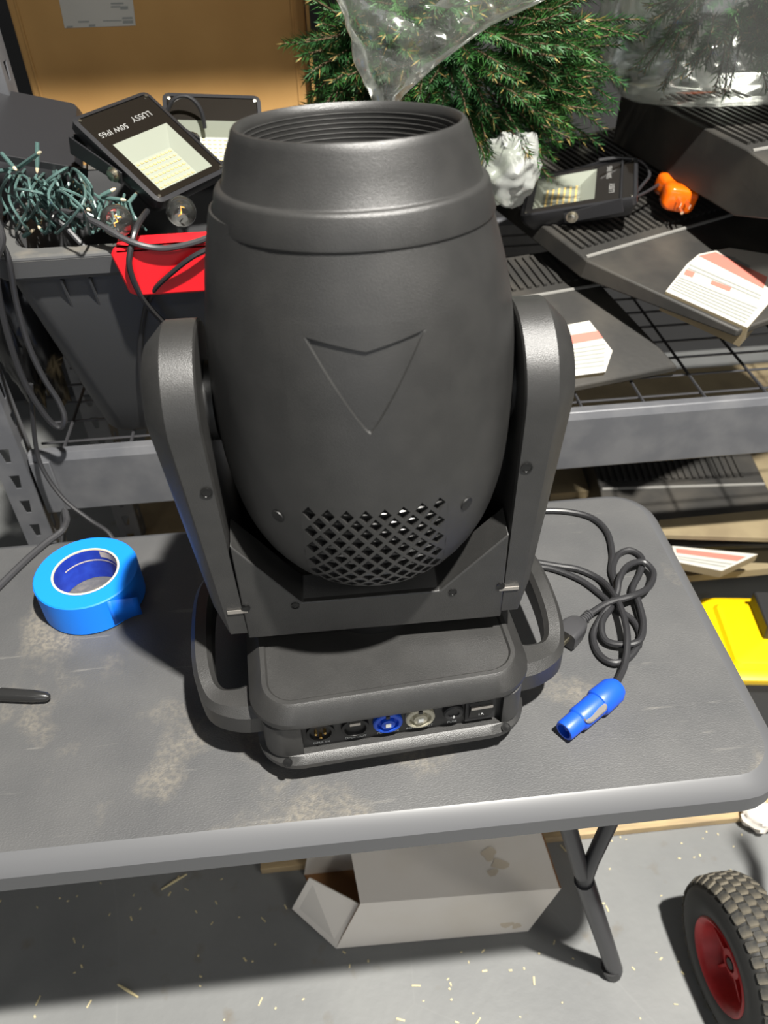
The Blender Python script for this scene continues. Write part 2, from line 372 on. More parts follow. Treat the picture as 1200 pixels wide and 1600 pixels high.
# xlr in
xs = [-.079, -.043, -.009, .025, .060, .089]
s = MB(); s.lathe([(.0145, 0), (.0145, .003), (.0115, .0035), (.0105, .0005), (0.0001, .0004)], 28, PF(xs[0], zc)); s.m = 1
for a in (200, 340, 90): s.lathe([(.0016, 0), (.0016, .005), (.0006, .006)], 8, PF(xs[0]+.005*math.cos(R(a)), zc-.005*math.sin(R(a))), cap1=True)
s.build('signal_input_socket', ['black', 'gold'], panel)
s = MB(); s.lathe([(.0145, 0), (.0145, .004), (.0115, .0045), (.0105, .0015), (.006, .002), (.0001, .003)], 28, PF(xs[1], zc)); s.m = 1
s.box((xs[1], -dep-.0035, zc+.0105), (.011, .006, .004)); s.build('signal_output_socket', ['black', 'steel_and_highlight'], panel)
for x, mn, nm in ((xs[2], 'blue_socket', 'blue_power_inlet'), (xs[3], 'cream_socket', 'cream_power_outlet')):
    s = MB(); s.lathe([(.0155, 0), (.0155, .004), (.0145, .005), (.0115, .0052), (.0108, .001), (.0075, .001), (.0072, .006), (.004, .0065), (.0001, .0065)], 32, PF(x, zc)); s.m = 1
    s.box((x, -dep-.0068, zc+.001), (.0055, .0016, .0055)); s.m = 2; s.box((x, -dep-.004, zc+.0125), (.004, .0045, .004))
    s.build(nm, [mn, 'contact', 'black'], panel)
s = MB(); s.lathe([(.011, 0), (.011, .005), (.0095, .0065), (.006, .0065), (.0055, .005), (.0001, .005)], 24, PF(xs[4], zc+.002)); s.m = 1; s.box((xs[4], -dep-.0066, zc-.003), (.0012, .0006, .004))
s.build('fuse_holder', ['dark_plastic', 'print'], panel)
s = MB(); s.box((xs[5], -dep-.002, zc), (.032, .004, .036)); s.m = 1
s.add([(xs[5]-.012, -dep-.004, zc+.012), (xs[5]+.012, -dep-.004, zc+.012), (xs[5]+.012, -dep-.0095, zc+.008), (xs[5]-.012, -dep-.0095, zc+.008), (xs[5]+.012, -dep-.004, zc-.013), (xs[5]-.012, -dep-.004, zc-.013)],
      [(0, 1, 2, 3), (3, 2, 4, 5), (0, 3, 5), (1, 4, 2)]); s.m = 2; s.box((xs[5], -dep-.0087, zc+.0095), (.023, .002, .0035))  # pale bar paints the light on the rocker's top edge
s.build('rocker_switch', ['dark_plastic', 'black', 'steel_and_highlight'], panel)
for x, tx in ((xs[0], 'DMX IN'), (xs[1], 'DMX OUT'), (xs[2], 'POWER IN'), (xs[3], 'POWER OUT'), (xs[4], 'FUSE')):
    text(tx, .0049, 'print', panel, TR(x, -dep-.0003, .0468) @ RX(90))
text('I A', .0045, 'print', panel, TR(xs[5], -dep-.0070, zc-.004) @ RX(66))

# --- yoke
YM = TR(-.003, 0, 0) @ RZ(-.3)
ZA = .380                         # tilt axis height above the table
prof_y = [(-.131, .140), (.131, .140), (.131, .256), (.066, .186), (-.072, .186), (-.131, .270)]
def vplate(y0, y1):
    s = MB(); s.loft([[(x, y0, z) for x, z in prof_y], [(x, y0+.006*(1 if y1 > y0 else -1), z+.0) for x, z in prof_y],
                      [(x*.985 if abs(x) < .1 else x, y1, z+(.010 if i > 1 else 0)) for i, (x, z) in enumerate(prof_y)]]); return s
yoke = vplate(-.0765, -.046).build('yoke_cross_cover', 'shell', fix, smooth=20, bevel=.0015, local=YM)
vplate(.0765, .046).build('yoke_cross_cover', 'shell', fix, smooth=20, bevel=.0015, local=YM)
s = MB(); s.box((0, 0, .152), (.255, .10, .024)); s.build('yoke_tray', 'black', fix, local=YM)
s = MB(); s.lathe([(.065, .1165), (.065, .1405)], 40, cap0=True, cap1=True); s.build('pan_bearing', 'black', fix, local=YM)
for x, z in ((-.079, .183), (.079, .183)): screw(yoke, TR(x, -.0765, z) @ RX(90), .0033)
def arm_profile(off, n=22):
    pts = []
    rt = .068-off; zb = .139+off*1.25; hb = .0765-off
    cb = .010
    pts += [(hb-cb, zb), (-hb+cb, zb), (-hb, zb+cb)]
    for i in range(n+1):
        a = PI - PI*i/n
        pts.append((rt*math.cos(a), ZA+.006+rt*math.sin(a)))
    pts += [(hb, zb+cb)]
    return pts
for sx in (-1, 1):
    def lp(x, off, k): return [(sx*(x-(ZA-min(z, ZA))*k), y, z) for y, z in arm_profile(off)]
    s = MB(); s.loft([lp(.1362, .003, .03), lp(.1377, 0, .03), lp(.1650, 0, .075), lp(.1675, .0016, .08), lp(.1838, .0185, .105), lp(.1848, .021, .105)])
    arm = s.build('yoke_arm', 'shell', fix, smooth=24, local=YM)
    s = MB(); s.lathe([(.036, 0), (.036, .0095)], 40, TR(sx*.129, 0, ZA) @ RY(90*sx), cap0=True, cap1=True); s.build('tilt_hub', 'black', fix, local=YM)
    # front screws, sunk
    screw(arm, TR(sx*.1425, -.0705, .330) @ RX(92), .0042)
    s = MB(); s.box((sx*.1365, -.0762, .181), (.020, .0012, .0042)); s.m = 1; s.lathe([(.0045, 0), (.0045, .001), (.002, .0003)], 12, TR(sx*.1275, -.0764, .186) @ RX(90), cap1=True)  # pale bar paints the highlight in the slot, beside a real screw
    s.build('screw_and_slot_highlight', ['print' if False else 'steel_and_highlight', 'screw'], arm)

# --- head
HM = TR(0, 0, ZA) @ RZ(-1.0) @ RX(-5.8)
PR = [(.168, .1070), (.155, .1105), (.132, .1172), (.107, .1235), (.070, .1293), (.0345, .1315), (0, .1322), (-.0285, .1312), (-.060, .1285), (-.085, .1245), (-.110, .1185), (-.1335, .1095),
      (-.152, .0990), (-.168, .0870), (-.182, .0720), (-.192, .0560), (-.199, .0360), (-.202, .015)]
PR = [(s*(.945 if s < 0 else 1), r*1.018) for s, r in PR]
def rad(s):
    if s >= PR[0][0]: return PR[0][1]
    for i in range(len(PR)-1):
        (s1, r1), (s2, r2) = PR[i], PR[i+1]
        if s2 <= s <= s1:
            s0, r0 = PR[max(i-1, 0)]; s3, r3 = PR[min(i+2, len(PR)-1)]
            m1 = (r2-r0)/(s2-s0) if s2 != s0 else 0; m2 = (r3-r1)/(s3-s1); h = s2-s1; t = (s-s1)/h
            return (2*t**3-3*t*t+1)*r1+(t**3-2*t*t+t)*h*m1+(-2*t**3+3*t*t)*r2+(t**3-t*t)*h*m2
    return PR[-1][1]
def xh(s): return min(.062, .72*rad(s))
def H(k, s, off=0):               # point of the head front: k across (-1..1 = strip), s along the axis
    r = rad(s); x = k*xh(s); th = math.asin(max(-.999, min(.999, x/r)))
    dr = (rad(s+.002)-rad(s-.002))/.004; nl = math.sqrt(1+dr*dr)
    rr = r+off/nl; ss = s-off*dr/nl
    return Vector((rr*math.sin(th), -rr*math.cos(th), ss))
def HX(x, s, off=0): return H(x/xh(s), s, off)
GS0, GS1 = -.163, -.040
ES0, ES1 = .02, .112
srow = sorted(set([.168, .160, .150, .14, .13, .12, ES1, .106, .1, .093, .086, .079, .072, .065, .058, .051, .044, .037, .030, .025, ES0, .01, 0, -.0142, -.0285, GS1, -.054, -.07, -.085, -.10, -.115, -.13, -.142, -.153, -.157, GS0, -.168, -.173, -.178, -.182, -.185, -.188, -.1908]), reverse=True)
N1, N2 = 48, 66
vs = []
for s_ in srow:
    te = math.asin(xh(s_)/rad(s_))
    for j in range(N1+1): vs.append(H(-1+2*j/N1, s_))
    for j in range(1, N2):
        a = te+(2*PI-2*te)*j/N2; r_ = rad(s_)*(1+.045*max(0, -math.sin(a))**5*max(0, min(1, (s_-.10)/.06)))
        vs.append(Vector((r_*math.sin(a), -r_*math.cos(a), s_)))
NC = N1+N2; fs = []
for i in range(len(srow)-1):
    for j in range(NC):
        if j < N1 and srow[i] <= ES1+1e-6 and srow[i+1] >= ES0-1e-6: continue
        if j < N1 and srow[i] <= GS1+1e-6 and srow[i+1] >= GS0-1e-6: continue
        j2 = (j+1) % NC; fs.append((i*NC+j, i*NC+j2, (i+1)*NC+j2, (i+1)*NC+j))
fs.append(tuple((len(srow)-1)*NC+j for j in range(NC)))
b = MB(); b.add(vs, fs)
b.loft([[vs[j] for j in range(NC)], [Vector((vs[j].x*.985, vs[j].y*.985, .1685)) for j in range(NC)], [Vector((vs[j].x*.97, vs[j].y*.97, .166)) for j in range(NC)], [Vector((vs[j].x*.97, vs[j].y*.97, .14)) for j in range(NC)]], False, False)   # rolled top edge
shell = b.build('head_shell', 'shell', fix, smooth=40, local=HM)
# vent grille: staggered diamonds with a sunk cross bar in each
nx_, ny_ = 8, 6
g = MB(); bars = MB(); dk = 2.0/nx_; ds = (GS1-GS0)/ny_
def diamond(kc, sc):
    O = [(kc-dk/2, sc), (kc, sc+ds/2), (kc+dk/2, sc), (kc, sc-ds/2)]
    I = [(kc+(k-kc)*.74, sc+(s-sc)*.74) for k, s in O]
    g.add([H(k, s) for k, s in O]+[H(k, s) for k, s in I]+[H(k, s, -.005) for k, s in I],
          [(i, (i+1) % 4, 4+(i+1) % 4, 4+i) for i in range(4)]+[(4+i, 4+(i+1) % 4, 8+(i+1) % 4, 8+i) for i in range(4)])
    w = dk*.36; h = ds*.20
    bars.add([H(kc-w, sc+h, -.0042), H(kc+w, sc+h, -.0042), H(kc-w*.9, sc+h*.45, -.0006), H(kc+w*.9, sc+h*.45, -.0006), H(kc-w, sc-h, -.0042), H(kc+w, sc-h, -.0042)], [(0, 1, 3, 2), (2, 3, 5, 4)])
def tri(a, b_, c): g.add([H(*a), H(*b_), H(*c)], [(0, 1, 2)])
for j in range(ny_):
    for i in range(nx_):
        diamond(-1+(i+.5)*dk, GS0+(j+.5)*ds)
        if i and j: diamond(-1+i*dk, GS0+j*ds)
for i in range(nx_):
    for s_, q in ((GS0, 1), (GS1, -1)):
        tri((-1+i*dk, s_), (-1+(i+1)*dk, s_), (-1+(i+.5)*dk, s_)) if False else None
q_ = N1//nx_
for i in range(nx_+1):            # half cells along the border stay solid
    for s_, q in ((GS0, 1), (GS1, -1)):
        ks = [-1+2*(i*q_+m)/N1 for m in range(-q_//2, q_//2+1) if 0 <= i*q_+m <= N1]
        for k0, k1 in zip(ks, ks[1:]): tri((k0, s_), (k1, s_), (-1+i*dk, s_+q*ds/2))
for j in range(1, ny_):
    s_ = GS0+j*ds
    tri((-1, s_-ds/2), (-1, s_+ds/2), (-1+dk/2, s_)); tri((1, s_-ds/2), (1, s_+ds/2), (1-dk/2, s_))
grille = g.build('vent_grille', 'shell', shell, smooth=12)
bars.build('grille_bars', 'shell_gloss', shell, smooth=12)
b = MB(); n = 14
b.add([H(-1+2*i/n, GS0+(GS1-GS0)*j/n, -.0055) for j in range(n+1) for i in range(n+1)], [(j*(n+1)+i, j*(n+1)+i+1, (j+1)*(n+1)+i+1, (j+1)*(n+1)+i) for j in range(n) for i in range(n)])
b.build('vent_backing', 'black', shell)  # plain black sheet closing the grille from behind
# sunken arrow emblem: a field of the shell with the arrow let into it
ew, et, en, eb = .044, .1035, .0930, .028
def eU(x): return en+(et-en)*abs(x)/ew if abs(x) < ew else et+.0004
def eL(x): a = abs(x)/ew; return eb+(et-eb)*(a**1.14) if a < 1 else et-.0004
xsx = sorted(set([-.062+.124*i/N1 for i in range(N1+1)]+[-ew-.0004, -ew+.002, ew-.002, ew+.0004, -.0006, .0006])); colv = []
for x in xsx:
    x_ = x+.001 if abs(x) < .061 else x
    l_, u_ = eL(x_), eU(x_); dpt = -.0019*max(0, min(1, (u_-l_-.001)/.005)); c_ = []
    for t in range(7): c_.append(HX(x, ES0+(l_-ES0)*t/6))
    m0, m1 = l_+min(.0016, (u_-l_)*.3), u_-min(.0009, (u_-l_)*.2)
    for t in range(9): c_.append(HX(x, m0+(m1-m0)*t/8, dpt))
    for t in range(7): c_.append(HX(x, u_+(ES1-u_)*t/6))
    colv.append(c_)
b = MB(); nr = len(colv[0]); b.add([p for c_ in colv for p in c_], [(i*nr+j, (i+1)*nr+j, (i+1)*nr+j+1, i*nr+j+1) for i in range(len(xsx)-1) for j in range(nr-1)])
b.build('arrow_emblem', 'shell', shell, smooth=22)
for x, s_ in ((-.082, -.064), (.080, -.064)):
    r_ = rad(s_); th = math.asin(x/r_)
    M = TR(r_*math.sin(th), -r_*math.cos(th), s_) @ RZ(math.degrees(th)) @ RX(90+12)
    s = MB(); s.lathe([(.0066, -.001), (.0064, .0007), (.0054, .0006), (.0046, .0003), (.0015, .0003)], 18, M, cap1=True); s.build('dark_screw_hole', 'black', shell)  # black disc paints the dark of a sunk hole left uncut
# lens barrel
out = [(.104, .130), (.1085, .157), (.1118, .1585), (.1128, .1600), (.1126, .1620), (.1078, .1808), (.1068, .1828), (.1050, .1840), (.1024, .1845), (.1014, .1858), (.0966, .205), (.0908, .2185), (.0898, .2220), (.0878, .2245), (.0855, .2248), (.0835, .2230), (.0828, .220)]
inn = []; r_ = .0826; z_ = .2195
for k in range(18): inn += [(r_, z_), (r_, z_-.0026), (r_-.0011, z_-.0030)]; z_ -= .0037; r_ -= .0006
b = MB(); b.lathe(out+inn, 96); barrel = b.build('lens_barrel', 'shell', fix, smooth=38, local=HM)
b = MB(); b.lathe([(.0001, .160), (.04, .158), (.074, .153)], 48); b.build('front_lens', 'lens', barrel)

# ================================================================== TAPE, MARKER
tp = thing('masking_tape_roll', 'roll of blue painter\'s tape lying on its side left of the stage light', 'tape', TR(-.328, .775, T+.0005))
b = MB(); b.lathe([(.0425, .0005), (.0640, .0005), (.0655, .002), (.0655, .048), (.0640, .0495), (.0425, .0495)], 72); b.m = 1
b.build('tape_winding', ['tape_blue'], tp, smooth=35)
b = MB(); b.lathe([(.0425, .050), (.0400, .0504), (.0398, .049)], 64); b.m = 1; b.lathe([(.0398, .049), (.0398, .0), (.0425, .0)], 64); core = b.build('cardboard_core', ['core', 'tape_in'], tp)
b = MB(); b.lathe([(.0395, .0475), (.0395, .037)], 20, a0=R(20), a1=R(75)); b.lathe([(.0395, .0325), (.0395, .0305)], 40, a0=R(10), a1=R(150)); b.build('core_print', 'core_print', core)
b = MB(); pts = []
for i in range(7):
    a = R(-58+i*4.5); rr = .0660+.013*(max(0, i-1)/5)**1.7
    for h in (.004+.004*i/6*random.random(), .0475-.012*i/6): pts.append((rr*math.cos(a), rr*math.sin(a), h))
b.add(pts, [(2*i, 2*i+2, 2*i+3, 2*i+1) for i in range(6)])
te = b.build('loose_tape_end', 'tape_side', tp); sm = te.modifiers.new('s', 'SOLIDIFY'); sm.thickness = .0003
a0 = Zp(78, 1089, T+.0085); a1 = Zp(0, 1085, T+.0085); d = (a1-a0).normalized()
mk = thing('marker_pen', 'black capped marker pen at the left edge of the table', 'marker', frame((a0.x, a0.y, T+.0085), d, (0, 0, 1)))
b = MB(); b.lathe([(.0001, 0), (.003, .0005), (.0055, .004), (.0073, .02), (.0080, .058), (.0080, .060)], 20, RY(90), cap1=True); b.build('cap', 'marker_black', mk)
b = MB(); b.lathe([(.0074, .060), (.0082, .064), (.0084, .12), (.006, .135), (.0001, .136)], 20, RY(90)); b.build('barrel', 'marker_white', mk)

# ================================================================== POWER CORD
cord = thing('power_cord', 'black power cord tangled in a loose knot on the right of the table', 'power cord', (.31, .66, T))
def P2(lst, z0=.0048): return [Zp(x, y, T+z0+h)-Vector((.31, .66, T)) for x, y, h in lst]
cr = .0042
b = MB()
c1 = P2([(893, 985, .006), (918, 962, .008), (950, 942, .012), (985, 932, .016), (1013, 918, .012), (1021, 895, .008), (1005, 878, .010), (981, 884, .014), (968, 905, .016), (962, 932, .010), (941, 962, .004), (927, 992, 0), (936, 1022, 0),
         (962, 1036, .002), (990, 1020, .001), (1003, 985, .001), (997, 950, .002), (988, 922, .004), (1000, 895, .002), (1003, 872, 0), (985, 860, 0), (967, 866, 0), (958, 885, .001), (959, 905, .001)])
b.tube(smooth_path(c1), cr, 10); b.build('cable', 'cable', cord)
b = MB(); b.tube(smooth_path(P2([(838, 798, 0), (885, 799, 0), (925, 809, 0), (949, 832, 0), (957, 866, 0), (955, 892, 0), (962, 915, .002), (957, 945, .004), (941, 972, .006), (946, 1000, .004), (975, 1007, .006), (1000, 1000, .008), (1005, 970, .008), (996, 935, .009)])), cr, 10); b.build('cable', 'cable', cord)
b = MB(); b.tube(smooth_path(P2([(830, 877, 0), (870, 884, 0), (905, 890, 0), (938, 906, 0), (958, 927, .010), (972, 955, .014), (980, 992, .014), (977, 1035, .008), (966, 1062, .008), (957, 1078, .010)])), cr, 10); b.build('cable', 'cable', cord)
b = MB(); b.tube(smooth_path(P2([(838, 798, 0), (800, 799, 0), (772, 806, 0), (764, 825, 0), (772, 850, 0), (798, 870, 0), (830, 877, 0)])), cr, 10); b.build('cable', 'cable', cord)
b = MB(); b.tube(smooth_path(P2([(800, 874, .008), (825, 884, 0), (860, 888, 0), (905, 905, 0), (940, 930, 0), (962, 950, .001), (988, 968, 0), (1000, 990, 0), (998, 1010, 0)])), cr*.9, 10); b.build('cable', 'cable', cord)
# mains plug
p0 = Zp(918, 962, T+.015); p1 = Zp(868, 1012, T+.012); d = (p1-p0); d.z = 0; d.normalize()
pm = TR(-.31, -.66, -T) @ frame(p0, d, (0, 0, 1))
b = MB(); 
for i in range(6): b.lathe([(.0062, 0), (.0062, .0022)], 14, pm @ TR(-.004+.0036*i, 0, 0) @ RY(90), cap0=True, cap1=True)
b.lathe([(.0048, -.006), (.0052, .018)], 12, pm @ RY(90))
b.loft([[tuple(pm @ Vector((x, y*k, z*k))) for x, y, z in rrect_] for x0, k, rrect_ in [(x0, k, [(x0, p[0], p[1]) for p in rrect(.0155, .0125, .006, 0, 4)]) for x0, k in ((.014, .55), (.020, .78), (.030, .95), (.046, 1.0), (.050, .97))]])
plug = b.build('mains_plug', 'cable_grey', cord, smooth=30)
b = MB()
for y in (-.0063, .0063): b.box((.058, y, .003), (.017, .0016, .0062), pm)
b.tube([pm @ Vector((.048, 0, -.006)), pm @ Vector((.069, 0, -.006))], .0023, 10); b.build('prongs', 'prong', plug)
# blue locking connector
q0 = Zp(961, 1076, T+.0165); q1 = Zp(881, 1143, T+.0145); d = (q1-q0).normalized(); L = (q1-q0).length
qm = TR(-.31, -.66, -T) @ frame(q0, d, (0, 0, 1))
b = MB(); b.lathe([(.0045, -.004), (.0120, -.003), (.0140, .001), (.0155, .004), (.0163, .028), (.0152, .031), (.0138, .032), (.0138, .062), (.0128, .064), (.0118, .065), (.0118, L-.002), (.0108, L), (.0086, L), (.0084, L-.012), (.003, L-.012), (.0028, L-.004), (.0001, L-.004)], 32, qm @ RY(90))
con = b.build('blue_connector', 'blue_socket', cord, smooth=30)
b = MB(); b.loft([[tuple(qm @ Vector((x, y, z))) for x, y, z in l] for l in [[(.047+p[0]*k, .0085+p[1]*k*.55, .0112+(.0015 if k < 1 else 0)-abs(p[1])*.35) for p in rrect(.0175, .012, .008, 0, 4)] for k in (1, .92)]])
b.build('release_latch', 'steel_and_highlight', con)

# ================================================================== RACK
SH = .775                       # shelf height
RY0 = 1.052
def post(name, label, x, y, zt, group, flip=1):
    p = thing(name, label, 'rack post', (x, y, 0), group)
    # angle profile with keyhole slots cut through both flanges
    W = .044
    for side in (0, 1):
        s = MB(); step = .0508
        def q(a, z, t=0): return (a, t, z) if side == 0 else (W, a+.0, z) if t == 0 else (W-.002, a, z)
        nz = int(zt/step); hx0, hx1 = .014, .030
        for k in range(nz):
            z0, z1 = k*step, (k+1)*step; za, zb = z0+.010, z0+.036
            vs = [q(0, z0), q(hx0, z0), q(hx1, z0), q(W, z0), q(0, za), q(hx0+.004, za), q(hx1-.004, za), q(W, za), q(0, zb), q(hx0, zb), q(hx1, zb), q(W, zb), q(0, z1), q(hx0, z1), q(hx1, z1), q(W, z1)]
            s.add(vs, [(4*j+i, 4*j+i+1, 4*j+i+5, 4*j+i+4) for j in range(3) for i in range(3) if not (i == 1 and j == 1)])
        o = s.build('slotted_flange', 'rack', p, smooth=0); m = o.modifiers.new('s', 'SOLIDIFY'); m.thickness = .002; m.offset = 0
    return p
post('rack_post', 'grey slotted steel rack upright behind the blue tape roll', -.520, RY0, 2.15, 'rack uprights')
post('rack_post', 'grey slotted steel rack upright beside the large cardboard box', -.475, 1.36, 2.15, 'rack uprights')
rk = thing('steel_shelf_rack', 'dark grey steel shelf rack with wire deck behind the table', 'shelf rack', (.4, RY0, 0))
def beam(z0, z1, y, xe=1.5):
    s = MB(); x0, x1 = -.47-.4, xe-.4; yy = y-RY0
    pr = [(yy, z0), (yy, z1-.012), (yy+.006, z1), (yy+.022, z1), (yy+.022, z1-.014), (yy+.030, z1-.014), (yy+.030, z0)]
    s.loft([[(x0, a, z) for a, z in pr], [(x1, a, z) for a, z in pr]]); return s.build('beam', 'rack', rk, smooth=20, bevel=.002)
beam(SH-.106, SH+.005, RY0); beam(SH-.106, SH+.005, 1.86)
beam(1.972, 2.062, RY0, .34); beam(1.972, 2.062, 1.86, .34)
s = MB(); s.box((-.465, .42, 2.045), (.80, .80, .02)); s.build('upper_deck', 'kraft_dull', rk, smooth=0)
wy = MB(); wy.tube([(0, 0.0, 0), (0, .80, 0)], .0026, 6); me_w = None
for i in range(19):
    if me_w is None: o = wy.build('deck_wire', 'wire', rk); me_w = o.data
    else: o = bpy.data.objects.new('deck_wire', me_w); COL.objects.link(o); o.parent = rk
    o.location = (-.85+i*.104+.03, .018, SH-.003)
wx = MB(); wx.tube([(-.86, 0, 0), (1.09, 0, 0)], .0022, 6); me_w = None
for i in range(13):
    if me_w is None: o = wx.build('deck_wire', 'wire', rk); me_w = o.data
    else: o = bpy.data.objects.new('deck_wire', me_w); COL.objects.link(o); o.parent = rk
    o.location = (0, .05+i*.058, SH-.0065)
s = MB(); s.box((.1, .45, .305), (1.95, .78, .018)); s.build('lower_deck', 'kraft_dull', rk, smooth=0)
# beam clip on the post
s = MB(); s.box((-.4+-.452, -.003, SH-.055), (.030, .004, .10)); s.build('beam_clip', 'rack', rk, bevel=.001)

# ================================================================== TOTE, CABLES, STRING LIGHTS
tox, toy = -.205, 1.235
tote = thing('storage_tote', 'dark grey plastic storage tote with red latch on the shelf', 'tote', (tox, toy, SH))
th_ = .318
b = MB()
def tl(hx, hy, z): return rrect(hx, hy, .035, z, 5)
b.loft([tl(.150, .125, .001), tl(.155, .130, .01), tl(.212, .170, th_-.035), tl(.222, .178, th_-.034), tl(.226, .182, th_-.028), tl(.226, .182, th_-.004), tl(.222, .178, th_), tl(.196, .155, th_-.002), tl(.19, .15, th_-.02), tl(.145, .115, .012)], cap0=True, cap1=True)
b.build('tub', 'tote', tote, smooth=30)
b = MB(); b.loft([tl(.2262, .1822, th_-.006), tl(.2225, .1785, th_+.0006), tl(.196, .155, th_+.0003)], False, False); b.build('rim_top', 'tote_rim', tote)
for x in (-.135, -.098, .10, .14):
    s = MB(); yb = -.170; s.add([(x-.0015, yb-.008, th_-.036), (x+.0015, yb-.008, th_-.036), (x-.0015, yb+.010, th_-.036), (x+.0015, yb+.010, th_-.036), (x-.0015, yb+.008, th_-.085), (x+.0015, yb+.008, th_-.085)],
        [(0, 1, 5, 4), (0, 4, 2), (1, 3, 5), (2, 4, 5, 3), (0, 2, 3, 1)]); s.build('rib', 'tote', tote, smooth=0)
s = MB(); s.loft([[(x, -.184-.004*k, th_+.012-.0) for x in ()] for k in ()], False, False) if False else None
ry = -.186
s.prism([(-.052, th_+.010), (-.058, th_+.002), (-.046, th_-.052), (-.036, th_-.057), (.060, th_-.057), (.070, th_-.052), (.082, th_+.002), (.076, th_+.010)], .0, .012, TR(0, ry+.000, 0) @ RX(90))
s.prism([(-.052, ry-.012), (.076, ry-.012), (.076, ry+.030), (-.052, ry+.030)], th_+.002, th_+.010)
s.build('red_latch', 'red_plastic', tote, smooth=20, bevel=.003)
RZT = SH+th_
# contents: a dark heap inside the tote
def cable_obj(name, label, pts, r, mname, cat='cable', group=None, n=8, kind=None):
    base_ = min(pts, key=lambda p: p.z).copy(); s = MB(); s.tube(smooth_path([p-base_ for p in pts]), r, n)
    o = s.build(name, mname); o.location = base_; return tag(o, label, cat, group, kind)
Z_ = RZT
cable_obj('black_cable', 'black cable arching over the tote rim across the red latch', [Zp(140, 395, Z_-.01), Zp(100, 352, Z_+.02), Zp(82, 338, Z_+.03), Zp(100, 330, Z_+.035), Yp(150, 348, 1.06), Yp(200, 376, 1.035), Yp(250, 388, 1.030), Yp(300, 380, 1.03), Yp(345, 362, 1.04), Yp(370, 340, 1.10)], .0040, 'cable_grey')
cable_obj('black_cable', 'dark cable hanging down the tote front left of the red latch', [Zp(230, 330, Z_+.02), Yp(215, 352, 1.06), Yp(205, 385, 1.035), Yp(203, 420, 1.03), Yp(222, 465, 1.04), Yp(252, 500, 1.06), Yp(275, 520, 1.07), Yp(280, 600, 1.085), Yp(295, 700, 1.085)], .0040, 'cable')
cable_obj('black_cable', 'black cable crossing under the red latch toward the stage light', [Yp(335, 385, 1.03), Yp(300, 402, 1.025), Yp(262, 432, 1.03), Yp(240, 455, 1.04), Yp(226, 490, 1.06), Yp(218, 560, 1.075), Yp(226, 640, 1.085)], .0035, 'cable')
cable_obj('black_cable', 'shiny black cable hanging in a long loop over the rack upright', [Yp(-12, 330, 1.05), Yp(4, 372, 1.03), Yp(-6, 420, 1.02), Yp(6, 500, 1.02), Yp(35, 590, 1.02), Yp(70, 648, 1.02), Yp(92, 668, 1.02), Yp(101, 655, 1.022), Yp(92, 628, 1.03), Yp(68, 590, 1.035), Yp(45, 540, 1.04), Yp(25, 470, 1.045), Yp(12, 400, 1.045), Yp(-10, 365, 1.06)], .0042, 'cable')
cable_obj('black_cable', 'thin black cable running down past the rack upright behind the table', [Yp(48, 600, 1.03), Yp(55, 690, 1.03), Yp(68, 735, 1.02), Yp(100, 780, 1.0), Yp(140, 812, .98), Yp(172, 835, .96), Yp(185, 870, .94), Yp(190, 930, .935)], .0035, 'cable')
cable_obj('black_cable', 'grey-black cable lying across the back left corner of the table', [Zp(-40, 955, T+.005), Zp(0, 915, T+.005), Zp(40, 876, T+.005), Zp(70, 850, T+.005), Zp(92, 834, T+.006), Yp(100, 825, .915), Yp(104, 812, .945), Yp(100, 800, .97), Yp(98, 850, .96), Yp(98, 900, .95)], .0048, 'cable_grey')
# green mini-light string
gs = thing('mini_light_string', 'tangled green wire mini light string spilling over the tote rim', 'string lights', (tox, toy, RZT))
rnd = random.Random(3); GO = Vector((tox, toy, RZT))
def gp(x, y, h): return Zp(x, y, Z_+h)-GO
for i in range(44):
    x0 = rnd.uniform(10, 60); x1 = rnd.uniform(30, 150); pts = []
    ax, ay = rnd.uniform(15, 130), rnd.uniform(262, 300)
    bx, by = ax+rnd.uniform(-30, 60), rnd.uniform(330, 365)
    mx_ = (ax+bx)/2+rnd.uniform(-35, 35)
    pts = [gp(ax+rnd.uniform(-12, 12), ay+12, .025), gp(ax, ay, .055+rnd.uniform(-.02, .03)), gp(mx_, (ay+by)/2-5, .050+rnd.uniform(-.02, .02)), gp(bx, by, .006+rnd.uniform(0, .012)), gp(bx+rnd.uniform(-10, 10), by-8, .004)]
    s = MB(); s.tube(smooth_path(pts, 6), .0019, 6); s.build('wire', 'green_wire', gs)
for i in range(16):
    ax, ay = rnd.uniform(120, 215), rnd.uniform(300, 325); bx, by = ax+rnd.uniform(-15, 30), rnd.uniform(345, 366)
    pts = [gp(ax, ay, .03), gp(ax+rnd.uniform(-8, 14), (ay+by)/2, .028+rnd.uniform(-.01, .01)), gp(bx, by, .004)]
    s = MB(); s.tube(smooth_path(pts, 6), .0019, 6); s.build('wire', 'green_wire', gs)
for (x0, y0, h0, x1, y1, h1) in ((28, 262, .07, 60, 240, .095), (-6, 268, .06, 24, 264, .065), (3, 240, .085, 22, 262, .075), (58, 222, .10, 58, 262, .07), (155, 308, .035, 190, 312, .035), (160, 305, .04, 174, 298, .045), (118, 318, .03, 137, 327, .03), (72, 365, .006, 64, 358, .01), (36, 370, .004, 48, 362, .01), (200, 318, .03, 212, 304, .035)):
    a_, b2 = gp(x0, y0, h0), gp(x1, y1, h1); s = MB(); s.tube([a_, a_+(b2-a_)*.8, b2], [.0028, .0030, .0024], 8); so = s.build('lamp_socket', 'green_wire', gs)
    s = MB(); dd = (b2-a_).normalized(); s.tube([b2, b2+dd*.004, b2+dd*.007], [.0024, .0022, .0008], 8); s.build('lamp_tip', 'tip', so)
